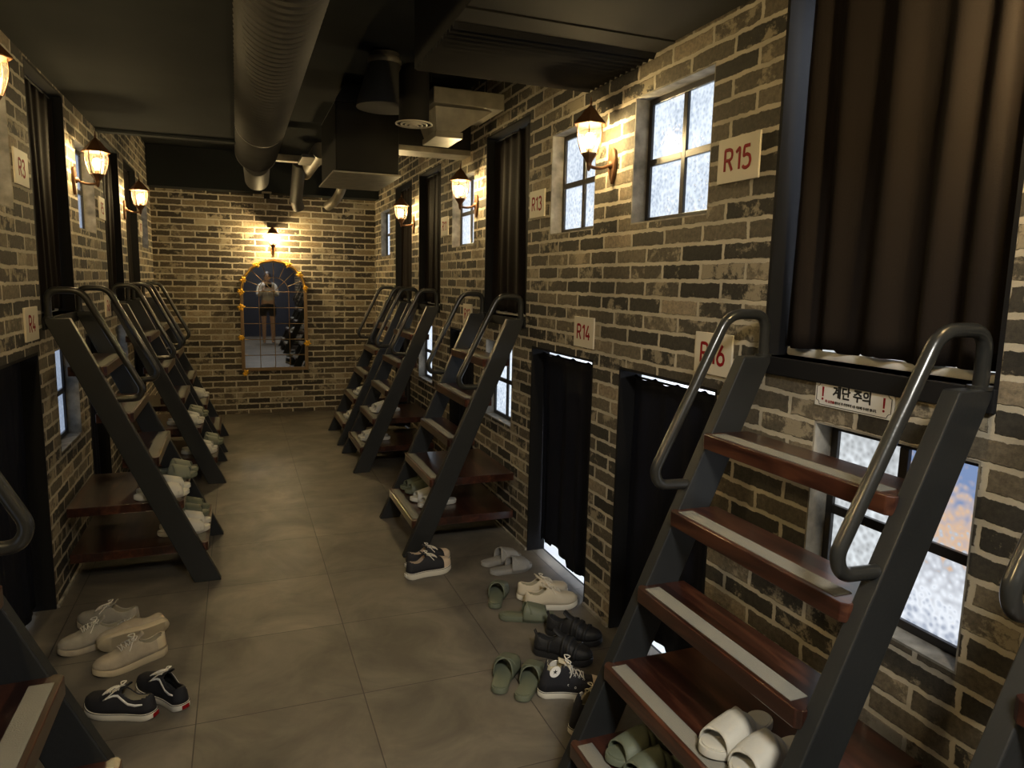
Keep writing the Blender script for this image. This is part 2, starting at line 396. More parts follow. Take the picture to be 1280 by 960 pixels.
bm = bmesh.new(); box(bm, LW-0.1, RW+0.1, RY-0.12, RY, 0, CZ); setp(obj('wall_rear', bm, M_BRICK_B), kind='structure')
bm = bmesh.new(); box(bm, LW-0.1, RW+0.1, RY-0.1, BW+0.1, -0.1, 0); setp(obj('floor', bm, M_FLOOR), kind='structure')
bm = bmesh.new(); box(bm, LW-0.1, RW+0.1, RY-0.1, BW+0.1, CZ, CZ+0.1); setp(obj('ceiling', bm, M_CEIL), kind='structure')
bm = bmesh.new(); box(bm, -0.35, 1.45, RY, RY+0.03, 0, 2.35, 0.004); setp(obj('door_1', bm, simple('dark_navy_door_paint', (0.010, 0.014, 0.028), 0.5)), kind='structure')
# soffits and beams under the ceiling
def sbox(name, mat, *a):
    bm = bmesh.new(); box(bm, *a); return setp(obj(name, bm, mat), kind='structure')
sbox('trim_1', M_CEIL, LW, 0.02, -2.8, 5.62, 2.56, CZ)
sbox('trim_2', M_CEIL, LW, 0.02, 5.62, 5.70, 2.545, CZ)
sbox('trim_3', M_CEIL, LW, RW, 8.55, BW, 2.53, CZ)
sbox('trim_4', M_DUCTB, 1.03, RW, 5.0, 5.02, 2.52, CZ)
sbox('trim_5', M_GALV, 1.03, RW, 5.0, 5.22, 2.485, 2.52)
# low skirting beads where the brick meets the floor, between the door openings
def skirts(X, sgn, side):
    k = 0; prev = RY
    for d in DO+[(BW, BW)]:
        if d[0]-prev > 0.05:
            bm = bmesh.new(); box(bm, X, X-sgn*0.012, prev, d[0], 0, 0.014)
            k += 1; setp(obj('baseboard_%s_%d' % (side, k), bm, M_PLASTER), kind='structure')
        prev = d[1]
skirts(RW, 1, 'right'); skirts(LW, -1, 'left')

# capsule interiors (one shell per side and opening that the photo shows lit)
tn = [5]
def sleeve(X, sgn, y0, y1, z0, z1, mat, t=0.012, depth=0.11, floor_too=True, proud=0.0):
    tn[0] += 1
    bm = bmesh.new(); xa, xb = X-sgn*proud, X+sgn*depth
    box(bm, xa, xb, y0, y0+t, z0, z1); box(bm, xa, xb, y1-t, y1, z0, z1); box(bm, xa, xb, y0+t, y1-t, z1-t, z1)
    if floor_too: box(bm, xa, xb, y0+t, y1-t, z0, z0+t)
    return setp(obj('trim_%d' % tn[0], bm, mat), kind='structure')
def capsule(X, sgn, y0, y1, z0, z1, power, col=(0.86, 0.92, 1.0)):
    tn[0] += 1
    bm = bmesh.new(); xa = X+sgn*0.11; xb = X+sgn*0.95; a, b = y0-0.06, y1+0.06
    P = lambda x, y, z: bm.verts.new((x, y, z))
    bm.faces.new((P(xb, a, z0), P(xb, b, z0), P(xb, b, z1), P(xb, a, z1)))
    bm.faces.new((P(xa, a, z0), P(xb, a, z0), P(xb, a, z1), P(xa, a, z1)))
    bm.faces.new((P(xa, b, z0), P(xb, b, z0), P(xb, b, z1), P(xa, b, z1)))
    bm.faces.new((P(xa, a, z0), P(xb, a, z0), P(xb, b, z0), P(xa, b, z0)))
    bm.faces.new((P(xa, a, z1), P(xb, a, z1), P(xb, b, z1), P(xa, b, z1)))
    setp(obj('trim_%d' % tn[0], bm, M_CREAMW), kind='structure')
    if power:
        area_light('capsule_light', (X+sgn*0.55, (y0+y1)/2, z1-0.02), (0, 0, 0), 0.4, 0.4, power, col)
def both(f):
    f(RW, 1); f(LW, -1)
for side, (X, sg) in enumerate(((RW, 1), (LW, -1))):
    for i, (a, b) in enumerate(UP):
        sleeve(X, sg, a, b, UPZ[0], UPZ[1], M_BLACK, floor_too=False)
        tn[0] += 1
        bm = bmesh.new(); box(bm, X-sg*0.012, X+sg*0.11, a, b, UPZ[0]-0.055, UPZ[0], 0.002); setp(obj('trim_%d' % tn[0], bm, M_BLACK), kind='structure')
        p = 0
        if side == 0: p = {1: 6, 2: 1.5, 3: 1.2, 4: 1}.get(i, 0)
        else: p = {2: 0.7, 3: 0.7}.get(i, 0)
        capsule(X, sg, a, b, UPZ[0], UPZ[1]+0.05, p)
        if side == 0 or i in (2, 3):
            bm = bmesh.new(); box(bm, X+sg*0.08, X+sg*0.9, a+0.015, b-0.015, UPZ[0]+0.0, UPZ[0]+0.03, 0.008)
            s = obj('mattress', bm, M_MATT, smooth=True)
            who = {0: 'nearest right bunk', 1: 'right bunk beside the stair warning sign', 2: 'right bunk above the ladder with sneakers', 3: 'second farthest right bunk', 4: 'farthest right bunk'}[i] if side == 0 else {2: 'left bunk between signs R3 and R5', 3: 'second farthest left bunk'}[i]
            setp(s, 'white mattress edge under the curtain of the ' + who, 'mattress')
    for i, (a, b) in enumerate(DO):
        sleeve(X, sg, a, b, 0, DOZ[1], M_BLACK, floor_too=False)
        p = {0: 6, 1: 6, 2: 3}.get(i, 0) if side == 0 else {1: 1.0, 2: 2}.get(i, 0)
        capsule(X, sg, a, b, 0.002, DOZ[1]+0.04, p)

# windows
wn_ = [0]
def window(X, sg, a, b, z0, z1, mat, mat2=None):
    wn_[0] += 1
    r = thing('window_%d' % wn_[0], (X, (a+b)/2, z0), None, None, kind='structure')
    w = (b-a)/2; h = z1-z0; t = 0.006
    # stone reveal
    bm = bmesh.new()
    for (y0, y1, c0, c1) in ((-w, -w+t, 0, h), (w-t, w, 0, h), (-w+t, w-t, 0, t), (-w+t, w-t, h-t, h)):
        box(bm, sg*0.001, sg*0.10, y0, y1, c0, c1)
    obj('reveal', bm, M_PLASTER, r)
    bm = bmesh.new(); x0, x1 = sg*0.066, sg*0.095; f = 0.024; W2 = w-t
    for (y0, y1, c0, c1) in ((-W2, -W2+f, t, h-t), (W2-f, W2, t, h-t), (-W2+f, W2-f, t, t+f), (-W2+f, W2-f, h-t-f, h-t),
                             (-0.014, 0.014, t+f, h-t-f)):
        box(bm, x0, x1, y0, y1, c0, c1, 0.002)
    zc = h*0.49
    for (y0, y1) in ((-W2+f, -0.014), (0.014, W2-f)): box(bm, x0, x1, y0, y1, zc-0.014, zc+0.014, 0.002)
    obj('window_frame', bm, M_FRAME, r)
    for k, (y0, y1) in enumerate(((-W2+f, -0.014), (0.014, W2-f))):
        for (c0, c1) in ((t+f, zc-0.014), (zc+0.014, h-t-f)):
            bm = bmesh.new(); box(bm, sg*0.078, sg*0.084, y0, y1, c0, c1)
            o = obj('pane', bm, (mat2 if (mat2 and k == 0) else mat), None)
            # shader uses object coordinates in world metres: keep mesh in world space
            o.data.transform(Matrix.Translation((X, (a+b)/2, z0))); o.parent = r; o.location = (-X, -(a+b)/2, -z0)
    return r
for i, (a, b) in enumerate(WUP): window(RW, 1, a, b, *WUPZ, M_PANE)
for i, (a, b) in enumerate(WUP): window(LW, -1, a, b, *WUPZ, M_PANE_DIM if i < 2 else M_PANE_MID)
window(RW, 1, *WLO[0], *WLOZ, M_PANE_WHT, M_PANE_COL)
for i in (1, 2): window(RW, 1, *WLO[i], *WLOZ, M_PANE)
for i in (0, 1, 2): window(LW, -1, *WLO[i], *WLOZ, M_PANE_MID)

# ------------------------------------------------------------------ ladders
HALF = 0.38; TS = 0.045
def fx(z): return 0.112 + 0.4475*(1.385-z)      # front face of the stringer, distance from the wall
def rail_bm(y, up=0.0):
    bm = bmesh.new()
    pts = [(0.022, y, 1.38), (0.022, y, 1.517), (0.165, y, 1.517), (0.405-up*0.45, y, 1.035+up), (0.385-up*0.45, y, 0.99+up), (0.262-up*0.45, y, 0.985+up)]
    tube(bm, smooth_path(pts, 0.05), 0.0165, 14)
    return bm
def make_ladder():
    r = thing('bunk_ladder', (0, 0, 0), 'x', 'ladder')
    for s in (-1, 1):
        bm = bmesh.new(); w = 0.122
        y0, y1 = sorted((s*HALF, s*(HALF-TS)))
        prism(bm, [(fx(0), 0), (fx(1.385), 1.385), (max(0.002, fx(1.385)-w), 1.385), (fx(0)-w-0.01, 0)], 'y', y0, y1, 0.004)
        obj('stringer', bm, M_STEEL, r)
    zt = [1.148, 0.912, 0.678, 0.442, 0.203]
    for k, z in enumerate(zt):
        f = fx(z) + 0.030; back = f-0.168 if k < 3 else 0.035
        hw = HALF-TS-0.001
        bm = bmesh.new(); xs = f
        # tread whose nose spans slightly over the stringer fronts, corners cut
        e = hw+0.012
        pts = [(back, -hw), (fx(z)+0.004, -hw), (fx(z)+0.004, -e), (f-0.012, -e), (f, -e+0.014), (f, e-0.014), (f-0.012, e), (fx(z)+0.004, e), (fx(z)+0.004, hw), (back, hw)]
        prism(bm, pts, 'z', z-0.046, z, 0.0025)
        t = obj('tread', bm, M_WOOD, r)
        bm = bmesh.new(); box(bm, f-0.064, f-0.014, -hw+0.022, hw-0.03, z-0.0005, z+0.0018)
        obj('grip_strip', bm, M_STRIP, t)
    def pf(z): return fx(z)+0.036
    for s in (-1, 1):
        y = s*(HALF-TS/2)
        bm = rail_bm(y)
        h = obj('handrail', bm, M_TUBE, r, smooth=True)
        bm = bmesh.new(); tube(bm, [(0.022, y, 1.383), (0.022, y, 1.392)], 0.026, 16)
        obj('mounting_collar', bm, M_TUBE, h, smooth=True)
    return r
lad_proto = make_ladder()
LADS = [
 (RW, 1.455, PI, 'dark steel bunk ladder beside the stair warning sign, pale grey slides on its second step'),
 (RW, 0.40, PI, 'dark steel bunk ladder cut off by the right edge of the photo'),
 (RW, 4.265, PI, 'dark steel bunk ladder with black and white sneakers standing at its foot'),
 (RW, 6.175, PI, 'second farthest bunk ladder along the right wall, behind the one with sneakers at its foot'),
 (RW, 7.225, PI, 'farthest bunk ladder along the right wall, nearest the arched mirror'),
 (LW, 1.455, 0, 'bunk ladder cut off at the bottom left corner beside the black skate shoes'),
 (LW, 4.265, 0, 'bunk ladder on the left beside sign R4 with green and white slippers on its steps'),
 (LW, 6.175, 0, 'second farthest bunk ladder along the left wall with slippers on its two low steps'),
 (LW, 7.225, 0, 'farthest bunk ladder along the left wall, nearest the end wall'),
]
for i, (x, y, a, lab) in enumerate(LADS):
    r = lad_proto if i == 0 else copy_tree(lad_proto)
    r.location = (x, y, 0); r.rotation_euler = (0, 0, a); r['label'] = lab; r['group'] = 'bunk ladders along both walls'
    if i == 1:      # this one has its rails welded a little higher up
        for c in children(r):
            if c.name.startswith('handrail'):
                yy = HALF-TS/2 if c.data.vertices[0].co.y > 0 else -(HALF-TS/2)
                b2 = rail_bm(yy, 0.065); bmesh.ops.recalc_face_normals(b2, faces=b2.faces)
                me = bpy.data.meshes.new('handrail'); b2.to_mesh(me); b2.free(); me.materials.append(M_TUBE)
                for p in me.polygons: p.use_smooth = True
                c.data = me

# ------------------------------------------------------------------ curtains
def curtain(X, sg, a, b, z0, z1, mat, label, folds=6, amp=0.018, hem=0.012, seed=0, depth=0.055, slack=0.0, ya=None, flare=0.0, group=None):
    rnd = random.Random(seed)
    r = thing('curtain', (X+sg*depth, (a+b)/2, z0), label, 'curtain', group)
    w = b-a-0.0225; H = z1-z0
    ph = [rnd.uniform(0, 6.28) for _ in range(4)]; fr = [rnd.uniform(0.7, 1.3) for _ in range(3)]
    hemv = [rnd.uniform(-1, 1) for _ in range(folds*2+3)]
    def fn(u, v):
        y = -w/2 + w*u
        k = 2*PI*folds*u
        am = amp*(0.55+0.45*(1-v))
        x = am*math.sin(k+ph[0]+0.6*math.sin(k*0.31+ph[1])) + am*0.35*math.sin(k*1.9*fr[0]+ph[2])
        x += 0.006*math.sin(3*v+ph[3]+k*.2)
        yy = y + 0.01*math.sin(k*0.5+ph[2])*(1-v)
        # left edge (far side) may be pulled in to leave a gap
        if slack: yy = min(yy, w/2 - slack*v)
        if flare: yy = yy*(1+flare*(1-v)**2)
        z = v*H
        if v < 0.06:
            q = u*(folds*2); i0 = int(q)
            z += hem*hemv[i0]*(1-v/0.06)
        if v > 0.95:
            q = (u*folds) % 1.0
            z -= 0.018*math.sin(PI*q)*(v-0.95)/0.05
        return (sg*x, yy, z)
    bm = bmesh.new(); grid(bm, fn, folds*14, 20)
    d = obj('drape', bm, mat, r, smooth=True)
    md = d.modifiers.new('cloth_thickness', 'SOLIDIFY'); md.thickness = 0.002
    bm = bmesh.new(); tube(bm, [(0, -(b-a)/2+0.012, H-0.012), (0, (b-a)/2-0.012, H-0.012)], 0.005, 8)
    obj('curtain_rod', bm, M_BLACK, r)
    return r
ZU = (1.405, 2.532)
cR = ['nearest black curtain hanging over the ladder at the right edge',
      'large black curtain hanging above the stair warning sign',
      'black curtain hanging in the bunk opening beside sign R13',
      'black curtain hanging in the bunk opening on the far side of sign R11',
      'farthest upper curtain on the right wall, behind a lit lantern']
for i, (a, b) in enumerate(UP):
    curtain(RW, 1, a, b, ZU[0]+(0.0 if i != 1 else 0.012), ZU[1] if i != 1 else 2.53, M_CURT_UP, cR[i], folds=5 if i == 1 else 5, amp=0.020 if i == 1 else 0.009, seed=20+i, depth=0.062, hem=0.006, slack=0.055 if i == 1 else 0)
cL = ['nearest black curtain of the left wall', 'black curtain above the ladder cut off at the lower left',
      'black curtain hanging beside sign R3 on the left wall', 'black curtain hanging beside sign R5 above a left ladder',
      'farthest upper black curtain on the left wall, behind the far lantern']
for i, (a, b) in enumerate(UP):
    if i == 0: continue
    curtain(LW, -1, a, b, ZU[0], ZU[1], M_CURT_UP, cL[i], folds=5, seed=40+i, amp=0.009, hem=0.006)
dR = ['navy black curtain in the low doorway under sign R16', 'navy black curtain in the low doorway under sign R14', 'black curtain in the low doorway under sign R12 behind a ladder', 'black curtain in the farthest low doorway of the right wall']
dL = [None, 'black curtain in the low doorway under sign R4', 'black curtain in the low doorway behind the left ladder with slippers', 'black curtain in the farthest low doorway of the left wall']
for i, (a, b) in enumerate(DO):
    curtain(RW, 1, a, b, 0.07, 1.205, M_CURT_LO, dR[i], folds=4, seed=60+i, depth=0.075, amp=0.007, hem=0.04)
    if i: curtain(LW, -1, a, b, 0.03, 1.21, M_CURT_LO, dL[i], folds=4, seed=80+i, depth=0.075, amp=0.007, hem=0.01)

# ------------------------------------------------------------------ room signs
GLYPH = {
 'R': [[(0, 0), (0, 1), (0.34, 1), (0.50, 0.93), (0.54, 0.76), (0.50, 0.58), (0.34, 0.50), (0, 0.50)], [(0.28, 0.50), (0.56, 0)]],
 '1': [[(0.04, 0.80), (0.30, 1.0), (0.30, 0)]],
 '2': [[(0.02, 0.80), (0.08, 0.95), (0.27, 1), (0.46, 0.94), (0.52, 0.76), (0.44, 0.56), (0.0, 0), (0.55, 0)]],
 '3': [[(0.02, 0.88), (0.14, 0.98), (0.30, 1), (0.46, 0.94), (0.50, 0.77), (0.44, 0.60), (0.26, 0.53), (0.46, 0.46), (0.54, 0.28), (0.48, 0.07), (0.28, 0), (0.10, 0.03), (0, 0.15)]],
 '4': [[(0.34, 1), (0.0, 0.27), (0.58, 0.27)], [(0.42, 0.50), (0.42, 0)]],
 '5': [[(0.48, 1), (0.08, 1), (0.04, 0.55), (0.26, 0.62), (0.46, 0.54), (0.53, 0.31), (0.46, 0.08), (0.26, 0), (0.08, 0.03), (0.0, 0.12)]],
 '6': [[(0.40, 1), (0.10, 0.52), (0.01, 0.28), (0.08, 0.07), (0.28, 0), (0.48, 0.08), (0.55, 0.30), (0.47, 0.51), (0.28, 0.58), (0.08, 0.48)]],
 '7': [[(0.0, 1), (0.54, 1), (0.20, 0)]],
}
def stroke_text(name, txt, h, mat, parent, x, sg):
    """letters built from rounded strokes, standing slightly proud of the board"""
    adv = {'R': 0.78, '1': 0.56}
    wid = sum(adv.get(c, 0.76) for c in txt) - 0.20
    bm = bmesh.new(); u0 = -wid/2
    for c in txt:
        for line in GLYPH[c]:
            tube(bm, smooth_path([(0, (u0+px)*h, (pz-0.5)*h) for px, pz in line], h*0.06, 3), h*0.088, 8)
        u0 += adv.get(c, 0.76)
    for v in bm.verts: v.co = (x + v.co.x*0.12, -sg*v.co.y, v.co.z)
    return obj(name, bm, mat, parent)
def room_sign(X, sg, yc, zc, txt, label):
    r = thing('room_sign', (X-sg*0.0005, yc, zc), label, 'sign', 'room number signs')
    w = 0.105; h = 0.074
    bm = bmesh.new(); box(bm, -sg*0.008, 0, -w, w, -h, h, 0.0008); obj('board', bm, M_SIGN, r)
    # on the right wall the text runs towards -Y, on the left wall towards +Y
    stroke_text('lettering', txt, 0.070, M_RED, r, -sg*0.0082, sg)
    return r
room_sign(RW, 1, 2.02, 2.025, 'R15', 'cream room sign reading R15 between the tall window and large curtain')
room_sign(RW, 1, 3.74, 2.035, 'R13', 'cream room sign reading R13 on the right brick wall')
room_sign(RW, 1, 5.65, 2.035, 'R11', 'cream room sign reading R11 on the far right wall')
room_sign(RW, 1, 3.11, 1.365, 'R14', 'cream room sign reading R14 above a low curtained doorway')
room_sign(RW, 1, 2.09, 1.362, 'R16', 'cream room sign reading R16 partly behind a handrail')
room_sign(RW, 1, 5.01, 1.36, 'R12', 'cream room sign reading R12 behind the ladder handrails')
room_sign(LW, -1, 3.70, 2.04, 'R3', 'cream room sign reading R3 on the left wall')
room_sign(LW, -1, 3.68, 1.372, 'R4', 'cream room sign reading R4 on the left wall')
room_sign(LW, -1, 5.67, 2.04, 'R5', 'cream room sign reading R5 past the left lantern')
room_sign(LW, -1, 5.68, 1.375, 'R6', 'cream room sign reading R6 between left ladder handrails')
room_sign(LW, -1, 7.78, 2.04, 'R7', 'cream room sign on the left wall next to the far corner')

# stair warning sign
r = thing('warning_sign', (RW-0.0005, 1.466, 1.300), 'white stair warning sign with Korean text between two red exclamation marks', 'sign')
hw, hh = 0.134, 0.036
bm = bmesh.new(); box(bm, -0.003, 0, -hw, hw, -hh, hh); obj('card', bm, M_SIGNW, r)
bm = bmesh.new(); iw, ih, n = hw-0.006, hh-0.004, 0.012
def notch(s1, s2):
    cx, cz = s1*iw, s2*ih
    pts = []
    for k in range(7):
        a = PI/2*k/6
        pts.append((cx - s1*n*math.cos(a), cz - s2*n*math.sin(a)))
    return pts
loop = notch(1, 1)[::-1][::1]
loop = [(iw-n*math.sin(PI/2*k/6), ih-n*math.cos(PI/2*k/6)) for k in range(7)]
P = []
for (s1, s2, rev) in ((1, 1, False), (-1, 1, True), (-1, -1, False), (1, -1, True)):
    q = [(s1*(iw-n*math.sin(PI/2*k/6)), s2*(ih-n*math.cos(PI/2*k/6))) for k in range(7)]
    P += q[::-1] if rev else q
# order the loop by angle pieces: right-top (going up to left) ...
P = []
q = [(iw-n*math.sin(PI/2*k/6), ih-n*math.cos(PI/2*k/6)) for k in range(7)]
P += q
P += [(-x, z) for x, z in q[::-1]]
P += [(-x, -z) for x, z in q]
P += [(x, -z) for x, z in q[::-1]]
tube(bm, [(-0.0035, x, z) for x, z in P], 0.0009, 6, closed=True)
obj('border_line', bm, M_BLK_INK, r)
text_mesh('lettering', '계단 주의', 0.037, M_BLK_INK, r, (-0.0034, 0.002, 0.008), (0, -1, 0), (0, 0, 1), sx=0.92, bold=0.0011)
text_mesh('red_small_lettering', '꼭 난간을', 0.0088, M_RED, r, (-0.0034, 0.078, -0.0205), (0, -1, 0), (0, 0, 1), sx=1.0, bold=0.0002)
text_mesh('small_lettering', '잡으신 후 안전하게 1층 이동해 주시면 됩니다.', 0.0088, M_BLK_INK, r, (-0.0034, -0.012, -0.0205), (0, -1, 0), (0, 0, 1), sx=0.86, bold=0.0002)
for s in (-1, 1):
    bm = bmesh.new(); y = s*0.105
    prism(bm, [(y-0.0032, 0.020), (y+0.0032, 0.020), (y+0.0022, -0.008), (y-0.0022, -0.008)], 'x', -0.0042, -0.0030)
    tube(bm, [(-0.0042, y, -0.015), (-0.003, y, -0.015)], 0.0034, 12)
    obj('exclamation_mark', bm, M_RED, r)

# ------------------------------------------------------------------ wall lanterns
def make_lantern():
    """origin at the wall plate centre, +X away from the wall"""
    r = thing('wall_lantern', (0, 0, 0), 'x', 'lamp')
    D = 0.125
    bm = bmesh.new()
    prof = [(0.0, 0.075), (0.018, 0.066), (0.030, 0.045), (0.034, 0.015), (0.028, -0.02), (0.018, -0.05), (0.010, -0.072), (0.0, -0.085)]
    pts = [(p[0], p[1]) for p in prof] + [(-p[0], p[1]) for p in prof[-2:0:-1]]
    prism(bm, [(y, z) for y, z in pts], 'x', 0.0, 0.016, 0.004)
    lathe_pts = [(0.021, 0), (0.017, 0.01), (0.009, 0.018)]
    tube(bm, [(0.012, 0, 0), (0.022, 0, 0), (0.03, 0, 0)], [0.022, 0.018, 0.010], 14)
    obj('wall_plate', bm, M_BRONZE, r, smooth=True)
    bm = bmesh.new()
    tube(bm, smooth_path([(0.02, 0, 0.0), (0.055, 0, -0.018), (0.095, 0, -0.02), (D, 0, -0.012)], 0.03), 0.0075, 10)
    tube(bm, [(D-0.0, 0, -0.035), (D, 0, -0.025), (D, 0, -0.012), (D, 0, 0.012)], [0.003, 0.009, 0.012, 0.013], 10)
    obj('arm', bm, M_BRONZE, r, smooth=True)
    seg = 6
    bm = bmesh.new(); lathe(bm, [(0.014, 0.0), (0.020, 0.012), (0.036, 0.034), (0.038, 0.040)], 6, (D, 0, 0.0)); obj('base_cup', bm, M_BRONZE, r)
    gp = [(0.038, 0.040), (0.047, 0.062), (0.056, 0.095), (0.060, 0.125), (0.058, 0.160)]
    bm = bmesh.new(); lathe(bm, gp, 6, (D, 0, 0), cap=False); obj('glass_shade', bm, M_LGLASS, r)
    bm = bmesh.new()
    for k in range(6):
        a = 2*PI*k/6
        tube(bm, [(D+(p[0]+0.001)*math.cos(a), (p[0]+0.001)*math.sin(a), p[1]) for p in gp], 0.0027, 6)
    obj('cage_bars', bm, M_BRONZE, r)
    bm = bmesh.new(); lathe(bm, [(0.074, 0.158), (0.078, 0.161), (0.070, 0.170), (0.046, 0.196), (0.026, 0.222), (0.012, 0.234), (0.005, 0.242), (0.007, 0.250), (0.0035, 0.258), (0.002, 0.276)], 6, (D, 0, 0))
    obj('roof_cap', bm, M_BRONZE, r)
    bm = bmesh.new(); lathe(bm, [(0.010, 0.034), (0.012, 0.052), (0.011, 0.062)], 14, (D, 0, 0)); obj('bulb_socket', bm, M_BRONZE, r)
    bm = bmesh.new(); lathe(bm, [(0.008, 0.062), (0.014, 0.074), (0.021, 0.092), (0.022, 0.104), (0.018, 0.117), (0.009, 0.126), (0.001, 0.128)], 16, (D, 0, 0))
    obj('bulb', bm, M_BULB, r, smooth=True)
    l = bpy.data.lights.new('lantern_glow', 'POINT'); l.energy = LAMP_W; l.color = LAMP_COL; l.shadow_soft_size = 0.03
    lo = bpy.data.objects.new('lantern_glow', l); COL.objects.link(lo); lo.parent = r; lo.location = (D, 0, 0.105)
    return r
LZ = 2.125
lan = make_lantern()
LANS = [
 (RW, 2.885, PI, 'lit bronze lantern between the two upper windows near sign R15', 0.8),
 (RW, 4.83, PI, 'lit bronze lantern beside the far window past sign R13', 0.8),
 (RW, 6.74, PI, 'farthest lit lantern on the right wall between two curtains', 1.0),
 (RW, 0.93, PI, 'lit bronze lantern just outside the upper right of the photo', 1.8),
 (LW, 4.79, 0, 'lit bronze lantern on the left wall between curtains R3 and R5', 0.7),
 (LW, 6.74, 0, 'farthest lit lantern on the left wall', 0.9),
 (LW, 2.86, 0, 'lantern just outside the upper left of the photo', 0.5),
 (LW, 0.93, 0, 'left wall lantern beside the photographer', 2.0),
 ((LW+RW)/2+0.03, BW, -PI/2, 'small lit lantern above the arched mirror on the end wall', 2.6),
]
for i, (x, y, a, lab, k) in enumerate(LANS):
    r = lan if i == 0 else copy_tree(lan)
    r.location = (x, y, LZ if i != 8 else 1.925); r.rotation_euler = (0, 0, a); r['label'] = lab; r['group'] = 'wall lanterns'
    if k != 1.0:
        for c in children(r):
            if c.type == 'LIGHT':
                c.data = c.data.copy(); c.data.energy = LAMP_W*k

# ------------------------------------------------------------------ arched mirror on the end wall
def arch(hw, z0, zs, n=24):
    pts = [(-hw, z0), (hw, z0)]
    for k in range(n+1):
        a = PI*k/n; pts.append((hw*math.cos(a), zs+hw*math.sin(a)))
    return pts
mx, mz0, mhw = 0.39, 0.545, 0.335
mzs = 1.765-mhw
r = thing('arched_mirror', (mx, BW, 0), 'arched window-style mirror with aged gold frame and yellow flowers on the end wall', 'mirror')
bm = bmesh.new(); prism(bm, arch(mhw, mz0, mzs), 'y', -0.022, -0.016); obj('mirror_glass', bm, M_MIRROR, r)
bm = bmesh.new(); prism(bm, arch(mhw+0.005, mz0, mzs), 'y', -0.014, -0.001); obj('backing_board', bm, M_BLACK, r)
bm = bmesh.new()
A = arch(mhw, mz0, mzs); B = arch(mhw+0.038, mz0-0.038, mzs)
for y in (-0.045, -0.001):
    pass
n = len(A); va = [[bm.verts.new((p[0], y, p[1])) for p in Q] for Q in (A, B) for y in (-0.045, -0.001)]
for i in range(n):
    j = (i+1) % n
    bm.faces.new((va[0][i], va[0][j], va[2][j], va[2][i])); bm.faces.new((va[1][i], va[3][i], va[3][j], va[1][j]))
    bm.faces.new((va[0][i], va[1][i], va[1][j], va[0][j])); bm.faces.new((va[2][i], va[2][j], va[3][j], va[3][i]))
bmesh.ops.bevel(bm, geom=[e for e in bm.edges if all(abs(v.co.y+0.045) < 1e-4 for v in e.verts)], offset=0.006, segments=2, affect='EDGES')
obj('frame', bm, M_MFRAME, r)
bm = bmesh.new(); rr = 0.004; Y = -0.028
for x in (-0.165, 0, 0.165):
    top = mzs+0.02 if x else mzs+mhw
    tube(bm, [(x, Y, mz0), (x, Y, mzs if x else mzs+0.16)], rr, 6)
for k in range(5):
    z = mzs - k*0.185
    tube(bm, [(-mhw, Y, z), (mhw, Y, z)], rr, 6)
tube(bm, [(0.165*math.cos(PI*k/16), Y, mzs+0.165*math.sin(PI*k/16)) for k in range(17)], rr, 6)
for k in range(1, 8):
    a = PI*k/8
    r0 = 0.165 if k != 2 and k != 6 else 0.0
    tube(bm, [(r0*math.cos(a), Y, mzs+r0*math.sin(a)), (mhw*math.cos(a), Y, mzs+mhw*math.sin(a))], rr, 6)
obj('muntin_bars', bm, M_MFRAME, r)
def flower_bm(s, seed):
    rnd = random.Random(seed); bm = bmesh.new()
    for k in range(6):
        a = 2*PI*k/6+rnd.uniform(-.3, .3); L_ = s*rnd.uniform(0.8, 1.15)
        t = Vector((math.cos(a), 0, math.sin(a))); w = Vector((-t.z, 0, t.x))
        pts = [Vector((0, -0.004, 0)), t*L_*0.5+w*s*0.34+Vector((0, -0.012, 0)), t*L_+Vector((0, -0.004, 0)), t*L_*0.5-w*s*0.34+Vector((0, -0.012, 0)), t*L_*0.55+Vector((0, -0.02, 0))]
        v = [bm.verts.new(p) for p in pts]
        bm.faces.new((v[0], v[1], v[4])); bm.faces.new((v[1], v[2], v[4])); bm.faces.new((v[2], v[3], v[4])); bm.faces.new((v[3], v[0], v[4]))
    bmesh.ops.create_icosphere(bm, subdivisions=1, radius=s*0.28, matrix=Matrix.Translation((0, -0.018, 0)))
    return bm
def on_arch(a): return ((mhw+0.02)*math.cos(a), mzs+(mhw+0.02)*math.sin(a))
fl = [on_arch(math.radians(d)) for d in (8, 35, 62, 122, 158)] + [(-mhw-0.025, 1.42), (-mhw-0.025, 1.25), (-mhw-0.03, 0.90), (mhw+0.025, 0.83), (-mhw+0.0, 0.49)]
for k, (x, z) in enumerate(fl):
    obj('flower', flower_bm(0.045 if k not in (0,) else 0.035, k), M_FLOWER, r, loc=(x, -0.05, z))
bm = bmesh.new()
tube(bm, [(on_arch(math.radians(d))[0], -0.05, on_arch(math.radians(d))[1]+0.006*math.sin(d*.3)) for d in range(0, 181, 6)], 0.005, 6)
obj('garland_stem', bm, M_FLOWER, r)

# ------------------------------------------------------------------ ceiling ducts
r = thing('round_duct', (0.17, 0, 2.585), 'long ribbed round charcoal duct running under the ceiling towards the end wall', 'duct')
prof = []; y = -2.7; pts = []; rad = []
while y < 6.2:
    pts.append((0, y, 0)); rad.append(0.150); pts.append((0, y+0.034, 0)); rad.append(0.150)
    pts.append((0, y+0.042, 0)); rad.append(0.160); pts.append((0, y+0.050, 0)); rad.append(0.150)
    y += 0.062
bm = bmesh.new(); tube(bm, pts, rad, 40); obj('ribbed_pipe', bm, M_DUCT, r, smooth=True)
bm = bmesh.new()
P = []; Rr = []
for k in range(26):
    t = k/25; P.append((0.0+0.02*t, 6.19+0.75*t, -0.09-0.03*t)); Rr.append(0.104 if k % 2 else 0.099)
tube(bm, P, Rr, 32); obj('end_pipe', bm, M_DUCT, r, smooth=True)
bm = bmesh.new()
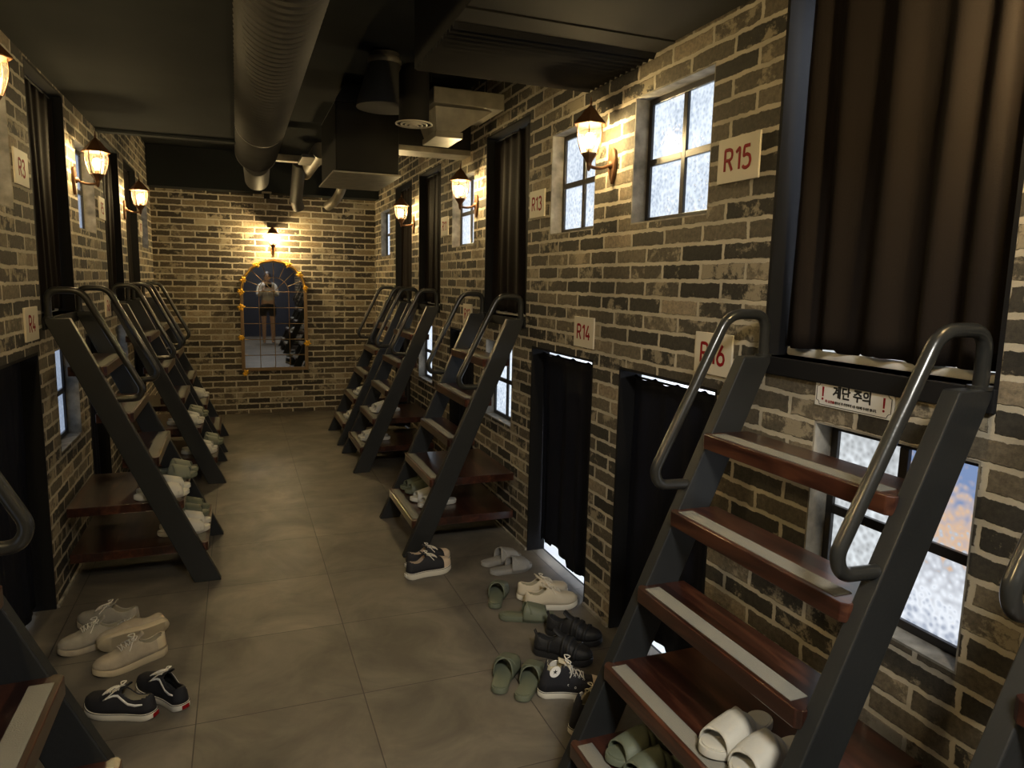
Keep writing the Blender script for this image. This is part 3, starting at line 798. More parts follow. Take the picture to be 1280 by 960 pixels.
for yy in (5.0, 6.16): tube(bm, [(0, yy, 0), (0, yy+0.03, 0)], 0.1605, 40)
for yy in (1.2, 3.8, 6.0): tube(bm, [(0, yy, 0.14), (0, yy, 0.365)], 0.004, 6)
obj('joint_band', bm, M_DUCT, r, smooth=True)

r = thing('rectangular_duct', (0.84, 5.2, 2.30), 'dark boxy duct drop with pale lower lip, right of the round duct', 'duct')
bm = bmesh.new(); box(bm, 0.635-0.84, 1.06-0.84, -0.22, 0.62, 0.012, 0.46, 0.008); obj('casing', bm, M_DUCTB, r)
def frus(bm, a, b):
    A = [bm.verts.new(p) for p in a]; B = [bm.verts.new(p) for p in b]
    bm.faces.new(A); bm.faces.new(B[::-1])
    for i in range(4): bm.faces.new((A[i], B[i], B[(i+1) % 4], A[(i+1) % 4]))
bm = bmesh.new(); frus(bm, [(-0.205, -0.22, 0.46), (0.22, -0.22, 0.46), (0.22, 0.62, 0.46), (-0.205, 0.62, 0.46)], [(-0.13, -0.12, 0.60), (0.15, -0.12, 0.60), (0.15, 0.4, 0.60), (-0.13, 0.4, 0.60)]); obj('shoulder', bm, M_DUCT, r)
bm = bmesh.new(); box(bm, -0.225, 0.235, -0.235, 0.66, 0.0, 0.012, 0.002); obj('lower_lip', bm, M_GALV, r)
r = thing('duct_cone', (0.86, 4.45, 2.62), 'grey brown cone shaped duct reducer above the round diffuser', 'duct')
bm = bmesh.new(); lathe(bm, [(0.17, 0.0), (0.165, 0.03), (0.09, 0.26), (0.09, 0.31)], 28); obj('reducer', bm, M_DUCT, r, smooth=True)
bm = bmesh.new(); lathe(bm, [(0.094, 0.25), (0.10, 0.26), (0.10, 0.275), (0.094, 0.285)], 28); obj('joint_band', bm, M_GALV, r, smooth=True)

r = thing('ceiling_diffuser', (0.93, 3.98, 2.45), 'round air diffuser with concentric rings hanging on a short black neck', 'air vent')
bm = bmesh.new(); lathe(bm, [(0.082, 0.0), (0.082, 0.26), (0.06, 0.30)], 32); obj('neck', bm, M_DUCTB, r, smooth=True)
M_RING = simple('pale_diffuser_ring', (0.42, 0.38, 0.30), 0.4)
for k, rad_ in enumerate((0.098, 0.070, 0.046, 0.022)):
    bm = bmesh.new(); tube(bm, [(rad_*math.cos(2*PI*j/40), rad_*math.sin(2*PI*j/40), -0.004-0.003*k) for j in range(40)], 0.0045, 8, closed=True)
    obj('ring', bm, M_RING, r, smooth=True)
bm = bmesh.new(); lathe(bm, [(0.001, -0.016), (0.010, -0.014), (0.012, -0.005)], 16); obj('centre_knob', bm, M_GALV, r, smooth=True)
bm = bmesh.new(); lathe(bm, [(0.085, 0.004), (0.094, 0.001), (0.098, -0.002), (0.02, 0.012)], 32, cap=False); obj('dish', bm, M_DUCTB, r, smooth=True)

r = thing('tapered_duct_boot', (1.27, 4.25, 2.5), 'dusty grey tapered duct boot beside the round diffuser', 'duct')
bm = bmesh.new()
frus(bm, [(-0.14, 0.0, -0.02), (0.0, 0.0, -0.02), (0.0, 0.3, -0.02), (-0.14, 0.3, -0.02)], [(-0.16, -0.05, 0.11), (0.19, -0.05, 0.11), (0.19, 0.4, 0.11), (-0.16, 0.4, 0.11)])
box(bm, -0.15, 0.02, -0.01, 0.31, -0.055, -0.02, 0.003)
obj('taper', bm, M_GALV, r)
bm = bmesh.new(); box(bm, -0.19, 0.24, -0.12, 0.36, 0.11, 0.2, 0.004); obj('plenum', bm, M_GALV, r)
bm = bmesh.new()
for hx in (-0.15, 0.2): tube(bm, [(hx, 0.1, 0.2), (hx, 0.1, 0.452)], 0.004, 6)
obj('hanger_rod', bm, M_DUCTB, r)

r = thing('wide_black_duct', (1.16, 1.8, 2.5), 'wide black duct with a ribbed underside close to the right wall top', 'duct')
bm = bmesh.new()
prof = [(2.42, 0.44), (2.42, 0.005)]
y = 2.55
while y < 3.12:
    prof += [(y, 0.004), (y+0.018, -0.016), (y+0.03, 0.004)]; y += 0.046
prof += [(3.16, 0.0), (3.16, 0.44)]
prism(bm, prof, 'x', 0.74, 1.565)
o = obj('ribbed_section', bm, M_DUCTB, r); o.location = (-1.16, -1.8, 0)
bm = bmesh.new(); box(bm, 0.74, 1.565, -1.5, 2.42, 0.01, 0.44, 0.004); o = obj('casing', bm, M_DUCTB, r); o.location = (-1.16, -1.8, 0)

# small pipes hanging by the end wall
def pipe(loc, pts, rad_, label, mat=M_DUCT):
    r = bpy.data.objects.new('x', None)
    bm = bmesh.new(); tube(bm, smooth_path(pts, 0.06), rad_, 18)
    o = obj('ceiling_pipe', bm, mat, smooth=True); o.location = loc
    bpy.data.objects.remove(r)
    return setp(o, label, 'pipe')
pipe((0.62, 8.1, 2.45), [(0, -0.4, 0.3), (0, 0, 0.06), (0.0, 0.12, -0.02), (0.03, 0.2, -0.09)], 0.065, 'hanging pipe elbow above the arched mirror')
pipe((0.98, 8.1, 2.46), [(0.12, -0.4, 0.3), (0.1, 0, 0.08), (0.05, 0.06, -0.02), (-0.02, 0.2, -0.07)], 0.05, 'smaller pipe elbow hanging right of the mirror top', M_GALV)
pipe((0.72, 7.6, 2.72), [(0, -0.9, 0), (0, 0.6, 0)], 0.07, 'straight dusty pipe running to the end wall', M_GALV)
r = thing('spotlight_bracket', (0.33, 8.5, 2.53), 'small dusty bracket fixed high on the end wall above the mirror', 'bracket')
bm = bmesh.new(); box(bm, -0.05, 0.05, -0.04, 0.04, -0.02, 0.0, 0.003); obj('plate', bm, M_GALV, r)
bm = bmesh.new(); box(bm, -0.03, 0.03, -0.02, 0.02, -0.075, -0.02, 0.004); obj('body', bm, M_DUCTB, r)
r = thing('cross_bracing', (0.55, 7.3, 2.72), 'dusty grey channel beam crossing between the ducts', 'beam')
bm = bmesh.new(); box(bm, -0.28, 0.45, -0.05, 0.05, -0.03, 0.03, 0.004); obj('channel', bm, M_GALV, r)
bm = bmesh.new(); box(bm, 0.02, 0.22, -0.55, -0.06, -0.06, -0.03, 0.003); obj('tray', bm, M_GALV, r)

# ------------------------------------------------------------------ shoes
M_SLG = simple('pale_grey_rubber', (0.44, 0.42, 0.36), 0.55, 0, 0.15, 200)
M_SLG2 = simple('mid_grey_rubber', (0.26, 0.25, 0.23), 0.6, 0, 0.15, 200)
M_SLW = simple('white_rubber', (0.58, 0.57, 0.52), 0.55, 0, 0.15, 200)
M_SLN = simple('sage_green_rubber', (0.125, 0.140, 0.095), 0.6, 0, 0.15, 200)
M_SLNB = simple('grey_green_rubber', (0.20, 0.215, 0.16), 0.6, 0, 0.15, 200)
M_CANB = simple('black_canvas', (0.012, 0.012, 0.016), 0.75, 0, 0.5, 500)
M_CANW = simple('cream_canvas', (0.56, 0.49, 0.37), 0.8, 0, 0.5, 400)
M_BEI = simple('beige_suede', (0.40, 0.34, 0.25), 0.85, 0, 0.3, 300, 0.12, 30)
M_GRYS = simple('grey_beige_mesh', (0.33, 0.30, 0.24), 0.85, 0, 0.5, 400, 0.1, 30)
M_RUBW = simple('off_white_rubber_sole', (0.66, 0.62, 0.52), 0.55)
M_RUBB = simple('black_rubber_sole', (0.014, 0.014, 0.015), 0.5)
M_RUBG = simple('gum_cream_sole', (0.50, 0.42, 0.28), 0.6)
M_LACE = simple('white_lace', (0.70, 0.66, 0.57), 0.8)
M_LINING = simple('cream_lining', (0.50, 0.44, 0.30), 0.85)
M_DARKL = simple('dark_lining', (0.03, 0.03, 0.03), 0.85)
M_STRIPE = simple('white_leather_stripe', (0.78, 0.76, 0.72), 0.5)
M_TOE = simple('cream_toe_rubber', (0.60, 0.47, 0.34), 0.55)
M_BLKS = simple('black_sport_mesh', (0.010, 0.010, 0.011), 0.6, 0, 0.6, 250)

def interp(tab, t):
    for (a, va), (b, vb) in zip(tab, tab[1:]):
        if t <= b:
            k = (t-a)/(b-a); k = k*k*(3-2*k); return va+(vb-va)*k
    return tab[-1][1]
def hwid(t, W, toe=0.20, heel=0.13):
    base = interp([(0, 0.72), (0.3, 0.72), (0.70, 1.0), (1.0, 0.86)], t)*W
    if t < heel: base *= math.sqrt(max(0, 1-((heel-t)/heel)**2))
    if t > 1-toe: base *= math.sqrt(max(0, 1-((t-1+toe)/toe)**2))
    return base
def cl(t, side): return side*0.010*math.sin(PI*max(0, t-0.1)) if t > 0.1 else 0
def tsamp(n): return [0.5-0.5*math.cos(PI*i/n) for i in range(n+1)]
def sole_bm(L, W, h, side, z0=0.0, spring=0.010, out=0.0, heelrise=0.0):
    bm = bmesh.new(); ts = tsamp(26)
    ring = [(t, 1) for t in ts] + [(t, -1) for t in ts[-2:0:-1]]
    def lift(t): return spring*max(0, (t-0.72)/0.28)**2 + 0.003*max(0, (0.1-t)/0.1)
    layers = []
    for (f, zz) in ((0.93, 0.0), (1.0, 0.18), (1.0, 0.85), (0.97, 1.0)):
        lay = []
        for t, s in ring:
            w = hwid(t, W+out)*f
            x = (t-0.5)*(1-(1-f)*0.5)*(L+2*out)
            hh = h*(1+heelrise*(1-t))
            lay.append(bm.verts.new((x, cl(t, side)+s*w, z0+lift(t)+hh*zz)))
        layers.append(lay)
    n = len(ring)
    for A, B in zip(layers, layers[1:]):
        for i in range(n): bm.faces.new((A[i], A[(i+1) % n], B[(i+1) % n], B[i]))
    for lay, rev in ((layers[0], True), (layers[-1], False)):
        # cap by strips between the two sides
        m = len(ts)-1
        for i in range(m):
            a = lay[i]; b = lay[i+1]; c = lay[(n-i-1) % n]; d = lay[(n-i) % n]
            vs = []
            for v in (a, b, c, d):
                if v not in vs: vs.append(v)
            if len(vs) >= 3:
                try: bm.faces.new(vs if not rev else vs[::-1])
                except ValueError: pass
    return bm, lift
def slipper(name, mats, label, cat, loc, heading, side=1, L=0.265, W=0.047, group=None, roll=0, pitch=0):
    """open-toe slide; +X is the toe direction"""
    r = thing(name, loc, label, cat, group, (roll, pitch, heading))
    bm, lift = sole_bm(L, W, 0.024, side, spring=0.006)
    so = obj('sole', bm, mats[1], r, smooth=True)
    bm, _ = sole_bm(L*0.93, W*0.88, 0.004, side, z0=0.0225, spring=0.006)
    obj('footbed', bm, mats[0], so, smooth=True)
    for sk in (1, -1):
        bm = bmesh.new()
        def fn(u, v):
            a = PI*v
            t0 = 0.49 + 0.07*(math.cos(a)*sk); t1 = 0.83 + 0.04*(math.cos(a)*sk)
            t = t0+(t1-t0)*u
            w = hwid(t, W)+0.0015
            rise = 0.060*(1-0.42*u) + (0.0012 if sk > 0 else 0)
            cy = math.cos(a); sy = math.sin(a)
            y = cl(t, side)+w*(abs(cy)**0.8)*(1 if cy >= 0 else -1)
            z = 0.010 + (rise+0.012)*sy**0.72
            return ((t-0.5)*L, y, z)
        grid(bm, fn, 8, 22)
        st = obj('strap', bm, mats[0], r, smooth=True, axis=0.015)
        md = st.modifiers.new('thick', 'SOLIDIFY'); md.thickness = 0.0042; md.offset = 1 if sk > 0 else 0.6
    return r

def shoe(name, label, loc, heading, side=1, L=0.28, W=0.048, sole_h=0.028, m_up=None, m_sole=None, m_toe=None, m_lace=None, m_lin=None,
         collar=0.066, instep=0.082, toe_h=0.044, high=False, stripe=None, patch=False, laces=True, heel_patch=None, straps=False, group=None, roll=0, pitch=0, heel_counter=None, heelrise=0.0, bow=True):
    r = thing(name, loc, label, 'shoe', group, (roll, pitch, heading))
    bm, lift = sole_bm(L, W, sole_h, side, out=0.002, spring=0.012, heelrise=heelrise)
    so = obj('sole', bm, m_sole, r, smooth=True)
    if m_sole in (M_RUBW,) and not heel_patch is False:
        bm, _ = sole_bm(L, W, 0.0022, side, z0=sole_h*0.86, out=0.0028, spring=0.012)
        obj('foxing_line', bm, M_CANB if m_up is M_CANB else M_RUBG, so, smooth=True)
    if high: ht = [(0, 0.122), (0.28, 0.128), (0.34, 0.112), (0.44, 0.080), (0.55, 0.064), (0.72, 0.048), (1.0, 0.034)]; o1 = 0.325; o0 = 0.02
    else: ht = [(0, collar-0.006), (0.10, collar-0.002), (0.25, collar-0.008), (0.42, instep), (0.55, instep-0.010), (0.75, toe_h+0.006), (0.92, toe_h-0.004), (1.0, toe_h-0.014)]; o1 = 0.44; o0 = 0.045
    def surf(t, v, out=0.0):
        """v 0..1 from the +y edge over the top to the -y edge"""
        a = PI*v; H_ = interp(ht, t)
        w = hwid(t, W, toe=0.22)*0.97
        endk = 1.0
        if t > 0.86: endk = math.sqrt(max(0.0, 1-((t-0.86)/0.14)**2*0.75))
        c = math.cos(a); s = math.sin(a)
        inset = 1.0
        hn = max(0.0, s)**0.62
        if t < o1+0.1:
            inset = 1-0.18*hn if not high else 1-0.20*hn
            if high: inset = 1-0.30*hn if t < .1 else 1-0.2*hn
        y = cl(t, side) + (w+out)*inset*(abs(c)**0.75)*(1 if c >= 0 else -1)
        z = sole_h*(0.95+heelrise*(1-t)) + lift(t) + (H_*endk+out)*hn
        x = (t-0.5)*L
        if t < 0.25: x += 0.012*hn*(1-t/0.25)*(1.2 if high else 0.5)
        if high and t < 0.45: x += 0.018*hn
        return Vector((x, y, z))
    ts = tsamp(34)
    bm = bmesh.new(); NV = 26
    V = [[bm.verts.new(surf(t, j/NV)) for j in range(NV+1)] for t in ts]
    op = 0.30 if not high else 0.36
    for i in range(len(ts)-1):
        tm = (ts[i]+ts[i+1])/2
        for j in range(NV):
            vm = (j+.5)/NV
            if o0 < tm < o1:
                k = (tm-o0)/(o1-o0); half = 0.235*math.sqrt(max(0, 1-abs(2*k-1)**3.2)) if not high else 0.34*math.sqrt(max(0, 1-abs(2*k-1)**4))
                if abs(vm-0.5) < half: continue
            if m_toe and tm > 0.80: continue
            try: bm.faces.new((V[i][j], V[i+1][j], V[i+1][j+1], V[i][j+1]))
            except ValueError: pass
    bmesh.ops.remove_doubles(bm, verts=bm.verts, dist=0.0002)
    loose = [v for v in bm.verts if not v.link_faces]; bmesh.ops.delete(bm, geom=loose, context='VERTS')
    me_o = obj('upper', bm, m_up, r, smooth=True, axis=0.02)
    if m_lin: me_o.data.materials.append(m_lin)
    md = me_o.modifiers.new('thick', 'SOLIDIFY'); md.thickness = 0.0045; md.offset = -1
    if m_lin: md.material_offset = 1; md.material_offset_rim = 1 if high else 0
    if m_toe:
        bm = bmesh.new(); tt = [0.795+0.205*math.sin(PI/2*i/12) for i in range(13)]
        V = [[bm.verts.new(surf(t, j/NV, 0.0012)) for j in range(NV+1)] for t in tt]
        for i in range(12):
            for j in range(NV):
                try: bm.faces.new((V[i][j], V[i+1][j], V[i+1][j+1], V[i][j+1]))
                except ValueError: pass
        bmesh.ops.remove_doubles(bm, verts=bm.verts, dist=0.0002)
        o = obj('toe_cap', bm, m_toe, r, smooth=True)
    # insole
    bm, _ = sole_bm(L*0.90, W*0.82, 0.003, side, z0=sole_h, spring=0.008); obj('insole', bm, m_lin or M_DARKL, r, smooth=True)
    # tongue
    bm = bmesh.new(); c0 = o1-0.10; c1 = o1+0.10
    def tg(u, v):
        t = c0+(c1-c0)*u
        p = surf(max(t, o1), 0.5+(v-.5)*0.34, 0.002)
        if t < o1: p.x = (t-0.5)*L+ (0.018 if high else 0.0); p.z += (o1-t)*L*(0.75 if not high else 0.35)
        return p
    grid(bm, tg, 8, 8); o = obj('tongue', bm, m_lin if high else m_up, r, smooth=True)
    md = o.modifiers.new('thick', 'SOLIDIFY'); md.thickness = 0.004
    if laces:
        bm = bmesh.new(); N = 5 if not high else 6
        a0, a1 = (0.45, 0.66) if not high else (0.335, 0.66)
        hv = 0.13
        for i in range(N):
            t = a0+(a1-a0)*i/(N-1); t2 = a0+(a1-a0)*min(N-1, i+0.7)/(N-1)
            for s in (1, -1):
                pts = [surf(t+(t2-t)*k/6, 0.5+s*hv*(1-2*k/6), 0.0045) for k in range(7)]
                tube(bm, pts, 0.0022, 6)
        if bow:
            c = surf(a0, 0.5, 0.009)
            for s in (1, -1):
                lp = [c, c+Vector((-0.008, s*0.018, 0.008)), c+Vector((0.010, s*0.034, -0.002)), c+Vector((0.020, s*0.022, -0.001)), c]
                tube(bm, smooth_path(lp, 0.01, 4), 0.0022, 6)
                q = [c]; 
                for kk in range(1, 5): q.append(surf(a0+0.03*kk, 0.5+s*0.075*kk, 0.006))
                tube(bm, q, 0.0020, 6)
        obj('laces', bm, m_lace or M_LACE, r, smooth=True)
    if stripe:
        for s in (1, -1):
            bm = bmesh.new()
            path = [(0.62, 0.20), (0.56, 0.245), (0.50, 0.26), (0.44, 0.235), (0.38, 0.17), (0.30, 0.13), (0.20, 0.12), (0.10, 0.13)]
            pv = []
            for i, (t, v) in enumerate(path):
                hw_ = 0.026 if 0 < i < len(path)-1 else 0.014
                e = []
                for dv in (-hw_, 0, hw_):
                    vv = v+dv; vv = vv if s > 0 else 1-vv
                    e.append(bm.verts.new(surf(t, vv, 0.0022)))
                pv.append(e)
            for A, B in zip(pv, pv[1:]):
                for k in range(2): bm.faces.new((A[k], A[k+1], B[k+1], B[k]))
            o = obj('side_stripe', bm, stripe, r, smooth=True)
            md = o.modifiers.new('thick', 'SOLIDIFY'); md.thickness = 0.001
    if heel_patch:
        bm = bmesh.new(); box(bm, -L/2-0.0045, -L/2-0.0015, -0.014, 0.014, sole_h*0.35, sole_h*0.85)
        o = obj('heel_label', bm, heel_patch, r)
    if heel_counter:
        bm = bmesh.new()
        tt = [0.0+0.16*(i/8) for i in range(9)]
        for sgn in (1, -1):
            V = [[bm.verts.new(surf(t, (0.02+0.26*j/6) if sgn > 0 else 1-(0.02+0.26*j/6), 0.0015)) for j in range(7)] for t in tt]
            for i in range(8):
                for j in range(6):
                    try: bm.faces.new((V[i][j], V[i+1][j], V[i+1][j+1], V[i][j+1]))
                    except ValueError: pass
        obj('heel_counter', bm, heel_counter, r, smooth=True)
    if straps:
        for t in (0.30, 0.52, 0.62, 0.74):
            bm = bmesh.new()
            V = []
            for dt in (-0.025, 0.025):
                V.append([bm.verts.new(surf(t+dt+0.02*math.sin(PI*j/20), j/20 if t > 0.4 else (j/20 if j < 6 or j > 14 else j/20), 0.006 if t > 0.4 else 0.004)) for j in range(21)])
            for j in range(20):
                if t < 0.4 and 4 <= j < 16: continue
                bm.faces.new((V[0][j], V[1][j], V[1][j+1], V[0][j+1]))
            o = obj('strap', bm, M_BLKS, r, smooth=True)
            md = o.modifiers.new('thick', 'SOLIDIFY'); md.thickness = 0.004
        bm = bmesh.new(); p = surf(0.01, 0.5, 0); tube(bm, [p+Vector((0.004, -0.006, -0.01)), p+Vector((-0.006, -0.006, 0.012)), p+Vector((-0.006, 0.006, 0.012)), p+Vector((0.004, 0.006, -0.01))], 0.003, 6)
        obj('pull_tab', bm, M_BLKS, r, smooth=True)
    if patch:
        for s in (1, -1):
            c = surf(0.19, 0.17 if s > 0 else 0.83, 0.0)
            n_ = (surf(0.17, 0.235 if s > 0 else 0.765, 0.01)-c)
            tx = (surf(0.21, 0.235 if s > 0 else 0.765)-surf(0.13, 0.235 if s > 0 else 0.765)).normalized()
            ty = (surf(0.17, 0.29 if s > 0 else 0.71)-surf(0.17, 0.18 if s > 0 else 0.82)).normalized()
            nn = tx.cross(ty).normalized()
            if nn.y*s < 0: nn = -nn
            bm = bmesh.new(); R_ = 0.021
            a = [bm.verts.new(c+nn*0.001+(tx*math.cos(2*PI*k/24)+ty*math.sin(2*PI*k/24))*R_) for k in range(24)]
            b_ = [bm.verts.new(c+nn*0.0045+(tx*math.cos(2*PI*k/24)+ty*math.sin(2*PI*k/24))*R_) for k in range(24)]
            bm.faces.new(a); bm.faces.new(b_)
            for k in range(24): bm.faces.new((a[k], a[(k+1) % 24], b_[(k+1) % 24], b_[k]))
            pt = obj('ankle_patch', bm, M_STRIPE, r)
            bm = bmesh.new(); st = []
            for k in range(10):
                rr_ = R_*(0.50 if k % 2 == 0 else 0.20); an = PI/2+2*PI*k/10
                st.append(c+nn*0.0050+(tx*math.cos(an)+ty*math.sin(an))*rr_)
            ctr = bm.verts.new(c+nn*0.0056); sv = [bm.verts.new(p) for p in st]
            for k in range(10): bm.faces.new((ctr, sv[k], sv[(k+1) % 10]))
            obj('star', bm, M_BLK_INK, pt)
        # eyelets
        bm = bmesh.new()
        for i in range(6):
            t = 0.335+(0.66-0.335)*i/5
            for s in (1, -1):
                c = surf(t, 0.5+s*0.16, 0.002); tube(bm, [c+Vector((0.0035*math.cos(2*PI*k/10), 0, 0.0035*math.sin(2*PI*k/10))) for k in range(10)], 0.001, 5, closed=True)
        for t in (0.42, 0.54):
            for v in (0.06, 0.94):
                c = surf(t, v, 0.001); tube(bm, [c+Vector((0.0035*math.cos(2*PI*k/10), 0, 0.0035*math.sin(2*PI*k/10))) for k in range(10)], 0.001, 5, closed=True)
        obj('eyelets', bm, M_STRIPE, r)
    return r

def put(fn, heel, toe, z=0.0, **kw):
    hx, hy = heel; tx, ty = toe
    L = kw.get('L', 0.27)
    a = math.atan2(ty-hy, tx-hx)
    cx, cy = (hx+tx)/2, (hy+ty)/2
    return fn(loc=(cx, cy, z), heading=a, **kw)
def sl(heel, toe, z, mats, label, side=1, L=0.265, group='slippers left on floor and steps', **kw):
    return put(slipper, heel, toe, z, name='slipper', mats=mats, label=label, cat='slipper', side=side, L=L, group=group, **kw)
GRN = (M_SLN, M_SLN); GRY = (M_SLG2, M_SLG2); PAL = (M_SLG, M_SLG); WHT = (M_SLW, M_SLW); GRB = (M_SLNB, M_SLN)
# floor, right side
sl((1.255, 3.50), (1.505, 3.545), 0, GRY, 'mid grey slipper, the nearer of the pair in front of doorway R14', -1)
sl((1.245, 3.625), (1.495, 3.675), 0, GRY, 'mid grey slipper, the farther of the pair in front of doorway R14', 1)
sl((1.13, 3.10), (1.26, 3.325), 0, GRN, 'green slipper pointing away, left of the cream canvas sneakers', 1)
sl((1.12, 3.005), (1.375, 2.925), 0, GRN, 'green slipper lying crosswise just below the cream sneakers', -1)
sl((0.898, 2.405), (1.05, 2.62), 0, GRN, 'left green slipper of the pair beside the star high-top', 1)
sl((0.965, 2.325), (1.115, 2.545), 0, GRN, 'right green slipper of the pair, touching the star high-top', -1)
put(shoe, (0.80, 3.59), (1.06, 3.635), 0, name='sneaker', label='black canvas sneaker with cream toe, nearer of the pair at the ladder foot', side=1, L=0.265, sole_h=0.036, m_up=M_CANB, m_sole=M_RUBW, m_toe=M_TOE, m_lin=M_TOE, heel_patch=M_STRIPE)
put(shoe, (0.83, 3.72), (1.09, 3.765), 0, name='sneaker', label='black canvas sneaker with cream toe, standing behind its twin at the ladder foot', side=-1, L=0.265, sole_h=0.036, m_up=M_CANB, m_sole=M_RUBW, m_toe=M_TOE, m_lin=M_TOE, heel_patch=M_STRIPE)
put(shoe, (1.275, 3.06), (1.535, 3.005), 0, name='sneaker', label='cream canvas lace-up sneaker nearest the camera beside doorway R14', side=1, L=0.27, m_up=M_CANW, m_sole=M_RUBW, m_lin=M_LINING, heel_patch=False)
put(shoe, (1.285, 3.175), (1.545, 3.15), 0, name='sneaker', label='cream canvas lace-up sneaker behind its twin beside doorway R14', side=-1, L=0.27, m_up=M_CANW, m_sole=M_RUBW, m_lin=M_LINING, heel_patch=False)
put(shoe, (1.165, 2.67), (1.345, 2.475), 0, name='strap_shoe', label='black chunky strapped shoe nearer the green slippers', side=1, L=0.27, m_up=M_BLKS, m_sole=M_RUBB, m_lin=M_DARKL, laces=False, straps=True)
put(shoe, (1.285, 2.815), (1.47, 2.615), 0, name='strap_shoe', label='black chunky strapped shoe nearer the brick pillar', side=-1, L=0.27, m_up=M_BLKS, m_sole=M_RUBB, m_lin=M_DARKL, laces=False, straps=True)
put(shoe, (1.052, 2.36), (1.297, 2.265), 0, name='high_top_sneaker', label='black high-top sneaker seen from its side with white star ankle patch', side=1, L=0.27, W=0.045, m_up=M_CANB, m_sole=M_RUBW, m_toe=M_RUBW, m_lin=M_LINING, high=True, patch=True)
put(shoe, (1.065, 2.085), (1.305, 2.19), 0, name='high_top_sneaker', label='black high-top sneaker seen from behind, half hidden by the ladder', side=-1, L=0.27, W=0.045, m_up=M_CANB, m_sole=M_RUBW, m_toe=M_RUBW, m_lin=M_LINING, high=True, patch=True)
# floor, left side
put(shoe, (-0.475, 3.475), (-0.72, 3.535), 0, name='sneaker', label='grey beige sneaker farthest back in the left group', side=1, L=0.265, m_up=M_GRYS, m_sole=M_BEI, m_lin=M_LINING)
put(shoe, (-0.50, 3.36), (-0.75, 3.265), 0, name='sneaker', label='grey beige sneaker under the tipped shoe in the left group', side=-1, L=0.27, m_up=M_GRYS, m_sole=M_BEI, m_lin=M_LINING)
put(shoe, (-0.335, 3.325), (-0.585, 3.205), 0.045, name='sneaker', label='beige suede sneaker tipped on its side showing its sole', side=-1, L=0.285, m_up=M_BEI, m_sole=M_RUBG, m_lin=M_LINING, roll=math.radians(68), bow=False, sole_h=0.024)
put(shoe, (-0.335, 3.17), (-0.585, 3.05), 0, name='sneaker', label='beige suede sneaker standing upright nearest the camera in the left beige group', side=1, L=0.285, m_up=M_BEI, m_sole=M_RUBG, m_lin=M_LINING, sole_h=0.026, heelrise=0.35, heel_counter=M_RUBG)
put(shoe, (-0.335, 2.685), (-0.56, 2.815), 0, name='skate_shoe', label='black skate shoe with white side stripe, left one of the pair', side=1, L=0.275, m_up=M_CANB, m_sole=M_RUBW, m_lin=M_LINING, stripe=M_STRIPE, heel_patch=M_RED)
put(shoe, (-0.235, 2.70), (-0.40, 2.90), 0, name='skate_shoe', label='black skate shoe with white side stripe, right one of the pair', side=-1, L=0.275, m_up=M_CANB, m_sole=M_RUBW, m_lin=M_DARKL, stripe=M_STRIPE, heel_patch=M_RED)
# on the steps: z of tread tops
Z4, Z5 = 0.4438, 0.2048
sl((1.285, 1.385), (1.045, 1.325), Z4, PAL, 'pale grey slipper on the near ladder step, farther of the two')
sl((1.30, 1.265), (1.06, 1.215), Z4, PAL, 'pale grey slipper on the near ladder step, cut by the photo bottom', -1)
sl((1.225, 1.70), (0.97, 1.665), Z5, GRN, 'green slipper on the lowest step of the near ladder, farther of the two')
sl((1.21, 1.575), (0.97, 1.55), Z5, GRN, 'green slipper on the lowest step of the near ladder, nearer of the two', -1)
# ladder 2 right
g2 = 'slippers on the lowest step of the ladder above the black and white sneakers'
sl((1.23, 4.58), (0.985, 4.56), Z5, GRN, 'green slipper on the low step above the black sneakers, farther one')
sl((1.24, 4.46), (0.995, 4.46), Z5, GRN, 'green slipper on the low step above the black sneakers, nearer one', -1)
sl((1.235, 4.315), (0.99, 4.29), Z5, WHT, 'white slipper on the low step above the black sneakers, farther one')
sl((1.25, 4.20), (1.005, 4.14), Z5, WHT, 'white slipper on the low step above the black sneakers, nearer one', -1)
def pair(X, sg, d_toe, yc, z, mats, lab, dy=0.11, skew=0.0):
    for k, s in enumerate((1, -1)):
        y = yc+s*dy/2
        heel = (X-sg*(d_toe-0.25), y+skew); toe = (X-sg*d_toe, y-skew)
        sl(heel, toe, z, mats, lab + (', farther one' if k == 0 else ', nearer one'), s)
L3, L4 = 6.175, 7.225
pair(RW, 1, 0.52, L3+0.02, Z4, WHT, 'white slipper on upper shoe step of the second farthest right ladder', skew=0.02)
pair(RW, 1, 0.62, L3-0.02, Z5, WHT, 'white slipper on lowest step of the second farthest right ladder')
pair(RW, 1, 0.51, L4-0.05, Z4, WHT, 'white slipper on upper shoe step of the farthest right ladder')
pair(RW, 1, 0.61, L4-0.05, Z5, WHT, 'white slipper on lowest step of the farthest right ladder')
LL = 4.265
pair(LW, -1, 0.60, LL+0.17, Z4, GRB, 'green slipper on the upper shoe step of the ladder beside sign R4')
pair(LW, -1, 0.58, LL-0.20, Z4, WHT, 'white slipper on the upper shoe step of the ladder beside sign R4', skew=-0.02)
pair(LW, -1, 0.655, LL+0.18, Z5, GRN, 'green slipper on the lowest step of the ladder beside sign R4')
pair(LW, -1, 0.67, LL-0.10, Z5, WHT, 'white slipper on the lowest step of the ladder beside sign R4', skew=-0.02)
pair(LW, -1, 0.59, L3+0.17, Z4, GRB, 'green slipper on the upper shoe step of the second farthest left ladder')
pair(LW, -1, 0.57, L3-0.12, Z4, WHT, 'white slipper on the upper shoe step of the second farthest left ladder')
pair(LW, -1, 0.70, L3+0.16, Z5, GRB, 'olive slipper on the lowest step of the second farthest left ladder')
pair(LW, -1, 0.66, L3-0.12, Z5, WHT, 'white slipper on the lowest step of the second farthest left ladder')
